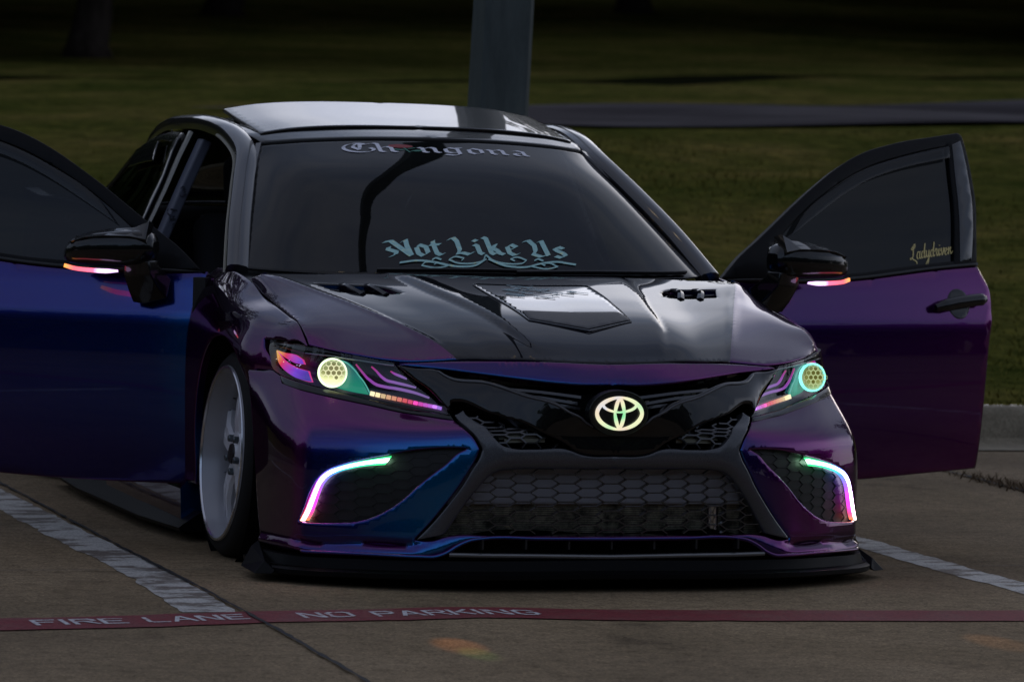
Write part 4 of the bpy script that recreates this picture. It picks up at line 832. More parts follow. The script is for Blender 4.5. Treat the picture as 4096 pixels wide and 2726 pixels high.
# front edge follows the lamp
le = F_.at([1.0045,1.06,1.1241,1.1187,1.0851,1.0469,1.12,1.20], [.6425,.6425,.6425,.6084,.5634,.5180,.512,.508]); q = FENDER.solve((1,2), le[[7,6,5,4,3,2,0]][:,1:]); 
fp += [(float(a), float(b)) for a, b in zip(*q)]
V, F, Q = sheet(FE, fp, 0, .02, .004, .02, flip=True, corner=30); pair('front_wing', V, F, PAINT, LR, angle=85)
arch_liner = Geo().lathe([(.50,.352),(.895,.352)], 48, c=(0,1.0,.315)); pair_geo('arch_liner', arch_liner, MATT, LR)
lip_p = [(.9155, 1.0+.352*math.cos(a), .315+.352*math.sin(a)) for a in np.linspace(math.pi*.84, -.10, 30)]
def wheel(x, y, sgn, detail=True):
    root = empty('wheel', (sgn*x, y, .312), 0, car); S = sgn
    M = Matrix.Rotation(R_(-3.0*sgn), 4, 'Y')
    def pg(nm, g, m, **k):
        o = (g if sgn > 0 else g.mirror()).done(nm, m, root, **k); o.matrix_local = M; return o
    pg('tyre', Geo().lathe([(-.235,.250),(-.245,.285),(-.225,.306),(-.19,.312),(-.06,.312),(-.025,.306),(-.008,.288),(-.004,.262),(-.012,.256)], 72), TYRE)
    pg('rim_inner_shade', Geo().lathe([(-.215,.246),(-.13,.2285),(-.115,.2285)], 72), MATT)  # black liner: shade deep in the barrel put into its colour
    pg('rim_barrel', Geo().lathe([(-.22,.250),(-.16,.236),(-.13,.232),(-.06,.236),(-.03,.243),(-.016,.250),(-.006,.253),(.0,.257),(.002,.262),(-.004,.2645),(-.010,.262)], 72), mat('rim_barrel', (.36,.36,.39), .35, .1, .5, .1))  # darker than the white spokes, shade inside the dish painted in
    pg('rim_lip', Geo().lathe([(-.002,.2535),(.0035,.256),(.0045,.2605),(.0015,.2640)], 72), mat('polished_lip', (.70,.70,.74), .18, .9))
    sp = Geo()
    for k in range(5):
        for dx in (-1, 1):
            a = 2*math.pi*k/5 + R_(90) + dx*R_(11.5); b = 2*math.pi*k/5 + R_(90) + dx*R_(7)
            def pt(r, an, h, off): return (h, r*math.cos(an)-off*math.sin(an), r*math.sin(an)+off*math.cos(an))
            V = []
            for r, an, h, w in ((.045,a,-.046,.024),(.10,b,-.040,.016),(.16,b,-.044,.015),(.238,b,-.062,.020)):
                for hh, ww in ((h,.8),(h-.012,1.2),(h-.034,1.0)):
                    V += [pt(r, an, hh, w*ww), pt(r, an, hh, -w*ww)]
            F = []
            for i in range(3):
                o = i*6
                F += [(o,o+6,o+7,o+1),(o+1,o+7,o+9,o+3),(o+3,o+9,o+11,o+5),(o+5,o+11,o+10,o+4),(o+4,o+10,o+8,o+2),(o+2,o+8,o+6,o)]
            sp.put(V, F)
    pg('spokes', sp, RIM, angle=30)
    pg('hub', Geo().lathe([(-.09,.080),(-.055,.076),(-.042,.066),(-.038,.040),(-.034,.036),(-.034,.0)], 40), RIM)
    pg('centre_cap', Geo().lathe([(-.034,.031),(-.028,.029),(-.026,.0)], 30), PLAST)
    for k in range(5):
        a = 2*math.pi*k/5 + R_(54); pg('lug_nut', Geo().lathe([(-.055,.011),(-.028,.011),(-.025,.008),(-.025,0)], 10, c=(0,.054*math.cos(a),.054*math.sin(a))), mat('lug_dark', (.12,.14,.15), .35, .6), angle=30)
    for k in range(30 if detail else 0):
        a = 2*math.pi*(k+.5)/30; g = Geo(); g.put([(-.072+.006*dx, .2345*math.cos(a+dy*.010), .2345*math.sin(a+dy*.010)) for dx, dy in ((-1,-1),(1,-1),(1,1),(-1,1))] + [(-.072, .229*math.cos(a), .229*math.sin(a))], [(0,1,4),(1,2,4),(2,3,4),(3,0,4)])
        pg('rim_bolt', g, mat('rim_bolt', (.18,.18,.20), .3, .8), smooth=False)
    pg('spoke_gap_shade', Geo().lathe([(-.092,.0),(-.092,.232)], 40), MATT)  # black disc added behind the spokes so the gaps look shaded
    pg('brake_disc', Geo().lathe([(-.19,.0),(-.19,.165),(-.17,.165),(-.17,0)], 40), mat('brake_disc', (.05,.05,.05), .4, .8))
    g = Geo(); g.box((-.18,.0,.15), (.06,.20,.07)); pg('brake_caliper', g, mat('caliper', (.03,.03,.03), .5), bev=.01)
    return root
for s in (1, -1): wheel(.907, 1.0, s)
for s in (1, -1): wheel(.907, 3.82, s, False)
# ---------------------------------------------------------------- windscreen, cowl, wipers
W_ = SCREEN
wsp = [(0,.004),(.30,.004),(.60,.004),(W_.U[-1]-.006,.006),(W_.U[-1]-.006,.30),(W_.U[-1]-.006,.60),(W_.U[-1]-.006,W_.V[-1]-.006),(.30,W_.V[-1]-.005),(0,W_.V[-1]-.005)]
V, F, Q = sheet(W_, wsp, 0, .005, .001, .03, center=True); V, F = both(V, F); add('windscreen', V, F, SCREENG, car, angle=85)
bo = [(0,.004),(.30,.004),(.60,.004),(W_.U[-1]-.007,.006),(W_.U[-1]-.007,.30),(W_.U[-1]-.007,.60),(W_.U[-1]-.007,W_.V[-1]-.006),(.30,W_.V[-1]-.006),(0,W_.V[-1]-.006)]
bi = [(0,W_.V[-1]-.040),(.30,W_.V[-1]-.040),(W_.U[-1]-.075,W_.V[-1]-.045),(W_.U[-1]-.050,W_.V[-1]-.075),(W_.U[-1]-.048,.45),(W_.U[-1]-.048,.16),(W_.U[-1]-.085,.105),(.30,.085),(0,.085)]
V, F, Q = sheet(W_, bo + bi, -.007, 0, 0, .03, center=True, smooth_poly=False); V, F = both(V, F); add('screen_border', V, F, mat('frit_black', (.006,.006,.008), .4), car)
ed = [(W_.U[-1]-.003, v) for v in np.linspace(.0, W_.V[-1]-.004, 12)]; p, n = lerp_path(W_, ed, .001, .05); pair_geo('screen_moulding', Geo().sweep(p, [(-.011,-.004),(.011,-.004),(.009,.005),(-.009,.005)], ups=n), PILLAR, LR)
p, n = lerp_path(W_, [(0,W_.V[-1]),(.3,W_.V[-1]),(W_.U[-1]-.01,W_.V[-1])], -.001, .05); p[0,0] = 0; p = np.concatenate([flipx(p)[::-1], p[1:]]); n = np.concatenate([flipx(n)[::-1], n[1:]]); Geo().tube(p, .006, 6, ups=n).done('screen_top_seal', RUB, car)
g = Geo(); Vc = []
for x in np.linspace(-.78, .78, 27):
    y = float(np.interp(abs(x), [0,.25,.5,.66,.78], [1.135,1.15,1.215,1.30,1.39])); yh = float(np.interp(abs(x), [0,.35,.56,.77], [1.095,1.10,1.115,1.135]))
    Vc += [(x, y+.02, .838), (x, y-.01, .832), (x, yh+.02, .815), (x, yh-.03, .80)]
g.put(Vc, [(i*4+j, (i+1)*4+j, (i+1)*4+j+1, i*4+j+1) for i in range(26) for j in range(3)]); g.done('cowl', PLAST, car)
for a, b, nm in (((-.36,.016),(.18,.022),'wiper'), ((.06,.016),(.60,.020),'wiper')):
    q = [(a[0]+(b[0]-a[0])*k/10, a[1]+(b[1]-a[1])*k/10+.006*math.sin(math.pi*k/10)) for k in range(11)]; P = []; N = []
    for u, v in q:
        (p,), _, _, (n,) = W_.frame([abs(u)], [v]); s = 1 if u >= 0 else -1; P.append((p[0]*s+n[0]*s*.012, p[1]+n[1]*.012, p[2]+n[2]*.012)); N.append((n[0]*s, n[1], n[2]))
    wr = empty('wiper', (0,0,0), 0, car); Geo().sweep(P, [(-.004,-.003),(.004,-.003),(.003,.004),(-.003,.004)], ups=N).done('wiper_arm', PLAST, wr)
    Geo().sweep([tuple(np.array(p)-np.array(n)*.007) for p, n in zip(P, N)], [(-.002,-.003),(.002,-.003),(.002,.003),(-.002,.003)], ups=N).done('wiper_blade', RUB, wr)
# ---------------------------------------------------------------- roof, pillars, side and rear body
RO = ROOF
V, F, Q = sheet(RO, [(0,.006),(.30,.006),(RO.U[-1]-.075,.006),(RO.U[-1]-.06,.15),(RO.U[-1]-.06,.5),(RO.U[-1]-.06,1.0),(RO.U[-1]-.06,RO.V[-1]),(0,RO.V[-1])], 0, .012, .003, .03, center=True); V, F = both(V, F); add('roof', V, F, BLACK, car, angle=85)
# glass sunroof panel tilted up at the back
SR = Surf([[(0,2.09,1.306),(.25,2.09,1.303),(.42,2.095,1.291),(.535,2.105,1.272)], [(0,2.25,1.331),(.25,2.25,1.328),(.42,2.25,1.316),(.54,2.26,1.297)], [(0,2.42,1.357),(.25,2.42,1.354),(.42,2.42,1.342),(.545,2.43,1.323)], [(0,2.60,1.385),(.25,2.60,1.382),(.42,2.60,1.370),(.545,2.60,1.349)]], sym=True)
V, F, Q = sheet(SR, [(0,.0),(.25,.0),(SR.U[-1],.0),(SR.U[-1],SR.V[-1]),(.25,SR.V[-1]),(0,SR.V[-1])], 0, .010, .003, .03, center=True, corner=30); V, F = both(V, F); add('sunroof_panel', V, F, BLACK, car, angle=85)
RAILP = spline([(.778,1.385,.850),(.722,1.600,.985),(.654,1.835,1.118),(.604,2.02,1.212),(.600,2.20,1.268),(.612,2.45,1.302),(.618,2.75,1.306),(.612,3.05,1.292),(.592,3.35,1.245),(.565,3.65,1.150),(.555,3.95,1.04),(.60,4.25,.96)], step=.04)
def pil(path, prof, m, name): pair_geo(name, Geo().sweep(path, prof, ups=[(.0,-.5,.85)]*len(path)), m, LR)
pil(RAILP, [(-.036,-.020),(-.034,.010),(-.026,.016),(.0,.019),(.022,.016),(.033,.008),(.036,-.008),(.034,-.030),(0,-.034)], PILLAR, 'roof_rail')
seal = RAILP + np.array([.036,.012,-.022]); pair_geo('door_seal', Geo().tube(seal[:28], .006, 6, ups=[(0,-.5,.85)]*28), mat('seal_beige', (.30,.28,.22), .5), LR)
SIDE = Surf([[(.50,2.55,1.295),(.50,2.9,1.285),(.49,3.35,1.235),(.46,3.7,1.13),(.46,4.0,1.02),(.50,4.4,.97),(.60,4.85,.93)][:7],
 [(.672,2.55,1.262),(.672,2.9,1.255),(.665,3.35,1.20),(.645,3.7,1.10),(.655,4.0,1.00),(.70,4.4,.955),(.70,4.85,.92)],
 [(.745,2.55,1.10),(.745,2.9,1.10),(.745,3.35,1.07),(.745,3.7,1.02),(.76,4.0,.965),(.77,4.4,.93),(.74,4.85,.90)],
 [(.838,2.55,.895),(.84,2.9,.90),(.845,3.35,.905),(.85,3.7,.91),(.845,4.0,.905),(.82,4.4,.89),(.76,4.85,.86)],
 [(.895,2.55,.70),(.895,2.9,.70),(.905,3.35,.71),(.915,3.7,.72),(.915,4.0,.72),(.88,4.4,.70),(.79,4.85,.68)],
 [(.90,2.55,.45),(.90,2.9,.45),(.91,3.35,.45),(.92,3.7,.45),(.92,4.0,.45),(.89,4.4,.45),(.80,4.85,.45)],
 [(.87,2.55,.16),(.87,2.9,.16),(.885,3.35,.16),(.90,3.7,.16),(.90,4.0,.16),(.88,4.4,.18),(.80,4.85,.20)]])
def uv(S, ax, pts): a, b = S.solve(ax, np.array(pts, float)); return [(float(x), float(y)) for x, y in zip(a, b)]
rarch = [(3.82+.35*math.cos(t), .315+.35*math.sin(t)) for t in np.linspace(-.3, math.pi+.3, 24)]
body_side = [(2.60,.885),(2.9,.89),(3.35,.895),(3.75,.90),(4.1,.90),(4.5,.89),(4.83,.87),(4.84,.60),(4.84,.22)] + [(y, z) for y, z in rarch] + [(3.3,.165),(2.9,.165),(2.60,.165)]
V, F, Q = sheet(SIDE, uv(SIDE, (1,2), body_side), 0, .02, .003, .05, flip=True, corner=30); pair('rear_quarter', V, F, PAINT, LR, angle=85)
V, F, Q = sheet(SIDE, uv(SIDE, (1,2), [(2.62,.90),(2.66,1.235),(2.9,1.24),(3.2,1.205),(3.42,1.13),(3.62,1.02),(3.74,.925),(3.2,.905)]), -.004, .004, .001, .05, flip=True, corner=30); pair('rear_side_window', V, F, GLASS, LR)
V, F, Q = sheet(SIDE, uv(SIDE, (1,2), [(2.60,.885),(2.63,1.262),(2.9,1.262),(3.25,1.222),(3.5,1.14),(3.72,1.02),(3.88,.93),(3.4,.895)]), .002, .012, .003, .05, [uv(SIDE, (1,2), [(2.66,.905),(2.69,1.228),(2.9,1.232),(3.2,1.196),(3.40,1.125),(3.60,1.015),(3.71,.925),(3.2,.908)])], flip=True, corner=30); pair('rear_window_frame', V, F, BLACK, LR)
pair_geo('rear_door_trim', Geo().sweep([(.648,2.62,1.268),(.690,2.62,1.180),(.736,2.62,1.070),(.800,2.62,.930)], [(-.012,-.0055),(.012,-.0055),(.012,.0055),(-.012,.0055)], ups=[(1,0,.5)]*4), mat('door_edge_highlight', (.78,.75,.66), .3), LR, smooth=False)  # cream colour holds the sky highlight along the rear door's edge
V, F, Q = sheet(SIDE, uv(SIDE, (1,2), [(2.80,1.16),(3.2,1.13),(3.2,1.19),(2.84,1.225)]), .016, .003, .001, .03, flip=True); pair('rear_visor', V, F, mat('visor_smoke', (.02,.02,.022), .1, 0., 1., .02), LR)
# inner B pillar with rose print
bp = Geo(); P = [(.855,2.56,.20),(.855,2.56,.55),(.815,2.56,.80),(.750,2.56,.92),(.683,2.56,1.08),(.614,2.555,1.240)]
bp.sweep(P, [(-.04,-.017),(.04,-.017),(.04,.017),(-.04,.017)], ups=[(1,0,.2)]*len(P)); pair_geo('door_pillar', bp, mat('pillar_print', (.11,.12,.165), .5), LR, smooth=False, bev=.006)
TR_P = []
for k, (z, sc) in enumerate(((.80,1.),(.885,.9),(.975,1.05),(1.06,.8))):
    x = float(np.interp(z, [.80,.92,1.08,1.235], [.815,.750,.683,.614])); g = Geo(); rr = random.Random(k)
    for j in range(9):
        a = rr.random()*6.28; r0 = .003+.009*rr.random(); w = .0028; L = .010+.012*rr.random()
        cx, cz = .010*rr.uniform(-1,1), .024*rr.uniform(-1,1); V = []
        pts_ = [(cx+r0*math.cos(a+t), cz+r0*math.sin(a+t)) for t in np.linspace(0, 2.4, 6)]
        for i, (q0, q1) in enumerate(pts_): V += [(x+.002-q0*sc*.9 if False else x+q0*sc, 2.5185-.0004*j, z+(q1-w)*sc), (x+q0*sc, 2.5185-.0004*j, z+(q1+w)*sc)]
        g.put(V, [(2*i, 2*i+2, 2*i+3, 2*i+1) for i in range(5)])
    pair_geo('rose_print', g, mat('print_ink', (.03,.032,.045), .6), LR, smooth=False)
# sill, floor, tail
for y0, y1, nm in ((1.50,2.62,'sill'),):
    g = Geo(); g.sweep([(.86,y0,.14),(.865,(y0+y1)/2,.14),(.86,y1,.14)], [(-.05,-.09),(.05,-.09),(.055,.02),(.02,.06),(-.05,.06)]); pair_geo('sill', g, PAINT, LR, angle=40)
    g = Geo(); g.sweep([(.93,1.42,.045),(.955,1.9,.04),(.955,2.9,.04),(.935,3.42,.05)], [(-.07,-.012),(.0,-.012),(.006,.0),(-.01,.012),(-.07,.05)]); pair_geo('side_skirt', g, SPL, LR, angle=40)
g = Geo(); g.box((0,2.5,.16), (1.62,3.9,.10)); g.box((0,1.30,.42), (1.50,.10,.62)); g.done('floor_pan', MATT, car, smooth=False)
deck = Surf([[(0,3.34,1.292),(.30,3.34,1.284),(.50,3.34,1.262)], [(0,3.75,1.17),(.30,3.75,1.162),(.50,3.75,1.13)], [(0,4.15,1.01),(.30,4.15,1.005),(.55,4.18,.985)], [(0,4.45,.985),(.30,4.45,.98),(.66,4.45,.955)], [(0,4.80,.965),(.30,4.80,.962),(.70,4.78,.935)]])
V, F, Q = sheet(deck, [(0,.0),(deck.U[-1],.0),(deck.U[-1],deck.V[2]-.02),(0,deck.V[2]-.02)], 0, .006, .001, .05, center=True, corner=20); V, F = both(V, F); add('rear_window', V, F, GLASS, car)
V, F, Q = sheet(deck, [(0,deck.V[2]),(deck.U[-1],deck.V[2]),(deck.U[-1],deck.V[-1]),(0,deck.V[-1])], 0, .012, .003, .05, center=True, corner=20); V, F = both(V, F); add('boot_lid', V, F, BLACK, car)
g = Geo(); xs_ = np.linspace(-.78, .78, 21); V = []
for x in xs_:
    c = .06*(1-(x/.78)**2); V += [(x, 4.78+c, .935), (x, 4.86+c, .90), (x, 4.90+c, .70), (x, 4.92+c, .50), (x, 4.88+c, .20)]
g.put(V, [(i*5+j, (i+1)*5+j, (i+1)*5+j+1, i*5+j+1) for i in range(20) for j in range(4)]); g.done('rear_bumper', PAINT, car)
Geo().sweep([(-.76,4.76,.985),(-.4,4.84,1.01),(0,4.86,1.015),(.4,4.84,1.01),(.76,4.76,.985)], [(-.05,-.012),(.06,-.002),(.06,.008),(-.05,.012)]).done('boot_spoiler', BLACK, car)
pair_geo('roof_spoiler_end', Geo().sweep([(.60,4.55,.955),(.74,4.70,.985),(.77,4.80,1.01)], [(-.03,-.02),(.03,-.02),(.03,.02),(-.03,.02)]), BLACK, LR)
# ---------------------------------------------------------------- cabin, dark behind the tint
CAB = mat('cabin_trim', (.014,.014,.016), .7); SEATM = mat('seat_cloth', (.018,.018,.022), .85)
g = Geo(); g.sweep([(-.72,1.62,.80),(0,1.52,.82),(.72,1.62,.80)], [(-.24,-.25),(.20,-.25),(.22,.01),(.10,.04),(-.20,.035)], ups=[(0,0,1)]*3); g.done('dashboard', CAB, car)
for s in (-1, 1):
    r = empty('front_seat', (s*.37, 2.35, .20), 0, car)
    g = Geo(); g.box((0,-.05,.16), (.50,.52,.16)); g.done('seat_cushion', SEATM, r, bev=.05, seg=3)
    g = Geo(); g.box((0,0,0), (.48,.14,.60)); o = g.done('seat_back', SEATM, r, bev=.05, seg=3); o.location = (0,.28,.50); o.rotation_euler = (R_(-18),0,0)
    g = Geo(); g.box((0,0,0), (.26,.10,.18)); o = g.done('head_rest', SEATM, r, bev=.04, seg=3); o.location = (0,.39,.90); o.rotation_euler = (R_(-12),0,0)
r = empty('rear_bench', (0, 3.2, .2), 0, car); g = Geo(); g.box((0,-.1,.18), (1.3,.5,.16)); g.done('seat_cushion', SEATM, r, bev=.05); g = Geo(); g.box((0,.25,.5), (1.3,.14,.6)); g.done('seat_back', SEATM, r, bev=.05)
sw = empty('steering_wheel', (.37, 1.86, .80), 0, car); sw.rotation_euler = (R_(65), 0, 0)
ring = [(.185*math.cos(t), .185*math.sin(t), 0) for t in np.linspace(0, 2*math.pi, 37)]; Geo().tube(ring, .016, 8, ups=[(0,0,1)]*37).done('steering_rim', CAB, sw)
g = Geo(); g.box((0,0,-.02), (.18,.12,.05)); g.box((0,0,0), (.34,.03,.02)); g.done('steering_hub', CAB, sw, bev=.01)
g = Geo(); g.box((0,1.80,1.135), (.24,.035,.07)); g.done('rear_view_mirror', CAB, car, bev=.015)
g = Geo(); g.box((0,1.90,1.185), (.13,.12,.05)); g.done('camera_pod', CAB, car, bev=.01)
# ---------------------------------------------------------------- doors: closed shape in the door's own frame, swung out on the hinge
D_ = DOOR
def duv(pts): return uv(D_, (1,2), pts)
skin = [(-.025,.170),(.30,.168),(.609,.174),(.814,.185),(1.096,.199),(1.093,.376),(1.100,.538),(1.112,.65),(1.126,.726),(1.130,.775),(1.128,.809),(1.106,.852),(1.090,.888),(.872,.872),(.743,.859),(.571,.842),(.30,.830),(.10,.832),(-.025,.838),(-.030,.65),(-.030,.40)]
fro = [(-.005,.842),(.081,.914),(.159,.965),(.262,1.034),(.368,1.103),(.46,1.158),(.546,1.205),(.617,1.237),(.693,1.264),(.775,1.283),(.856,1.299),(.991,1.317),(1.125,1.334),(1.140,1.322),(1.141,1.258),(1.138,1.176),(1.131,1.093),(1.108,.992),(1.088,.894),(.872,.877),(.743,.864),(.571,.847),(.30,.835),(.10,.837)]
gl_ = [(.195,.852),(.222,.952),(.357,1.050),(.534,1.150),(.681,1.210),(.844,1.250),(.960,1.272),(1.062,1.288),(1.046,1.208),(1.030,1.092),(.988,.902),(.872,.893),(.746,.881),(.574,.863),(.40,.855)]
strip_ = [(1.062,.903),(1.010,.900),(1.048,1.092),(1.064,1.208),(1.080,1.292),(1.124,1.306),(1.118,1.176),(1.110,1.093),(1.088,.992)]
NIB = None
for s, ang in ((1, 73.), (-1, 57.)):
    d = empty('door', (s*.885, 1.49, 0), -s*R_(ang), car)
    d['label'] = 'driver side door swung open, purple' if s > 0 else 'passenger side door swung open, deep blue'
    def put(nm, VFQ, m, **k):
        V, F = VFQ[0], VFQ[1]
        return add(nm, V if s > 0 else flipx(V), F if s > 0 else rev(F), m, d, **k)
    def putg(nm, g, m, **k): return (g if s > 0 else g.mirror()).done(nm, m, d, **k)
    put('door_skin', sheet(D_, duv(skin), 0, .06, .006, .03, corner=25), PAINT, angle=85)
    put('window_frame', sheet(D_, duv(fro), .003, .035, .004, .03, [duv(gl_)], corner=25), mat('frame_black', (.004,.004,.005), .45, 0., .08, .1, spec=.12), angle=85)
    put('door_window', sheet(D_, duv(gl_), -.010, .004, .0, .04, corner=25), GLASS)
    put('rear_trim', sheet(D_, duv(strip_), .0065, .003, .002, .03, corner=25), mat('trim_gloss', (.012,.013,.016), .10, 0., 1., .01))
    put('window_visor', sheet(D_, duv([(.29,.975),(.357,1.046),(.534,1.146),(.681,1.206),(.844,1.246),(.960,1.268),(1.058,1.284),(1.050,1.245),(.827,1.207),(.679,1.169),(.554,1.118),(.414,1.045)]), .012, .003, .001, .03, corner=25), m_glass('visor_glass', (.25,.26,.28)) if 'visor_glass' not in MATS else MATS['visor_glass'])
    put('belt_trim', sheet(D_, duv([(-.02,.836),(.10,.831),(.30,.829),(.571,.841),(.743,.858),(.872,.871),(1.089,.887),(1.088,.897),(.872,.881),(.743,.868),(.571,.851),(.30,.839),(.10,.841)]), .008, .01, .003, .03, corner=25), PLAST)
    put('door_card', sheet(D_, duv([(-.02,.19),(1.08,.21),(1.09,.80),(1.06,.86),(.5,.82),(-.02,.82)]), .10, 0, 0, .1, corner=25, flip=True), CAB)
    g = Geo(); g.sweep([(-.03,-.02,.18),(-.03,-.02,.82)], [(-.05,-.02),(.05,-.02),(.05,.02),(-.05,.02)], ups=[(0,1,0)]*2); putg('hinge_edge', g, CAB, smooth=False)
    g = Geo(); g.sweep([(-.062,1.068,.22),(-.062,1.072,.84)], [(-.03,-.012),(.03,-.012),(.03,.012),(-.03,.012)], ups=[(0,1,0)]*2); putg('latch_edge', g, PAINT, smooth=False)
    # handle with its scooped cup
    hp = duv([(.855,.745),(.93,.758),(1.01,.767),(1.084,.772)]); p, n = lerp_path(D_, hp, .022, .01); k = len(p)
    putg('door_handle', Geo().sweep(p, [(.020*math.cos(t), .013*math.sin(t)) for t in np.linspace(0, 2*math.pi, 13)[:-1]], ups=n, scale=[.55+.5*min(1, i/5, (k-1-i)/2) for i in range(k)]), BLACK, angle=50)
    put('handle_cup', sheet(D_, duv([(.976+.050*math.cos(t), .760+.050*math.sin(t)) for t in np.linspace(0, 2*math.pi, 25)[:-1]]), .002, .006, .002, .012), BLACK)
    put('handle_cap', sheet(D_, duv([(.865,.742),(.895,.735),(.928,.745),(.925,.772),(.89,.770)]), .020, .02, .006, .01), BLACK)
    # folded mirror: housing lofted along the door, horned cap, lit strip, foot
    st = [(.095,.905,.012,.100,.030),(.105,.905,.036,.100,.046),(.14,.905,.050,.100,.062),(.20,.902,.053,.100,.068),(.28,.900,.050,.100,.066),(.34,.895,.044,.098,.058),(.375,.888,.034,.095,.046),(.392,.882,.018,.092,.028),(.397,.880,.004,.092,.008)]
    g = Geo(); V = []; K = 20
    for l, zc, hz, oc, ho in st:
        for j in range(K):
            t = 2*math.pi*j/K; c, q = math.cos(t), math.sin(t); sx = abs(c)**.75*(1 if c > 0 else -1); sz = abs(q)**.75*(1 if q > 0 else -1)
            V.append((oc+ho*sx, l, zc+hz*sz + (.012*(1-(l-.1)/.3) if sz > .5 else 0)))
    nS = len(st); g.put(V, [(i*K+j, i*K+(j+1) % K, (i+1)*K+(j+1) % K, (i+1)*K+j) for i in range(nS-1) for j in range(K)] + [tuple(range(K)), tuple(reversed(range((nS-1)*K, nS*K)))])
    putg('mirror_housing', g, BLACK, angle=50)
    g = Geo(); V = []
    for l, z0, z1, o0, o1 in ((.108,.992,.935,.150,.158),(.16,.972,.945,.130,.166),(.24,.965,.945,.115,.168),(.31,.955,.938,.112,.160),(.36,.938,.922,.112,.148)):
        V += [(o0-.06, l, z0-.012), (o0-.02, l, z0), (o1, l, z1), (o1-.012, l, z1-.012)]
    g.put(V, [(i*4+j, i*4+(j+1) % 4, (i+1)*4+(j+1) % 4, (i+1)*4+j) for i in range(4) for j in range(4)] + [(0,1,2,3),(19,18,17,16)]); putg('mirror_cap', g, BLACK, angle=35, bev=.002)
    q = np.array([(.160,.196,.836),(.166,.24,.835),(.166,.29,.8365),(.160,.34,.840),(.146,.378,.847)]); q = spline(q, n=6); k = len(q); tt = np.linspace(0, 1, k)
    sig = MATS.get('mirror_glow') or m_emit('mirror_glow', [(0., (.80,.50,1.)), (.34, (.95,.55,1.)), (.42, (1.,.14,.26)), (.75, (1.,.12,.15)), (1., (1.,.34,.06))], 2.0)
    g = Geo(); g.sweep(q, [(-.0072,-.004),(.0072,-.004),(.0072,.004),(-.0072,.004)], ups=[(1,0,0)]*k, scale=[min(1, .45+.12*i)*(1-.25*i/k) for i in range(k)]); o = putg('mirror_signal', g, sig, smooth=False); set_t(o, np.repeat(tt, 4))
    g = Geo(); q = np.array([(.02,.13,.770),(.06,.135,.800),(.10,.14,.840),(.10,.14,.87)]); g.sweep(q, [(-.055,-.03),(.06,-.03),(.062,.02),(.03,.036),(-.04,.036)], ups=[(1,0,.3)]*4, scale=[1.1,1.0,.9,.85]); putg('mirror_foot', g, BLACK, angle=35, bev=.004)
    if s > 0: door_r = d
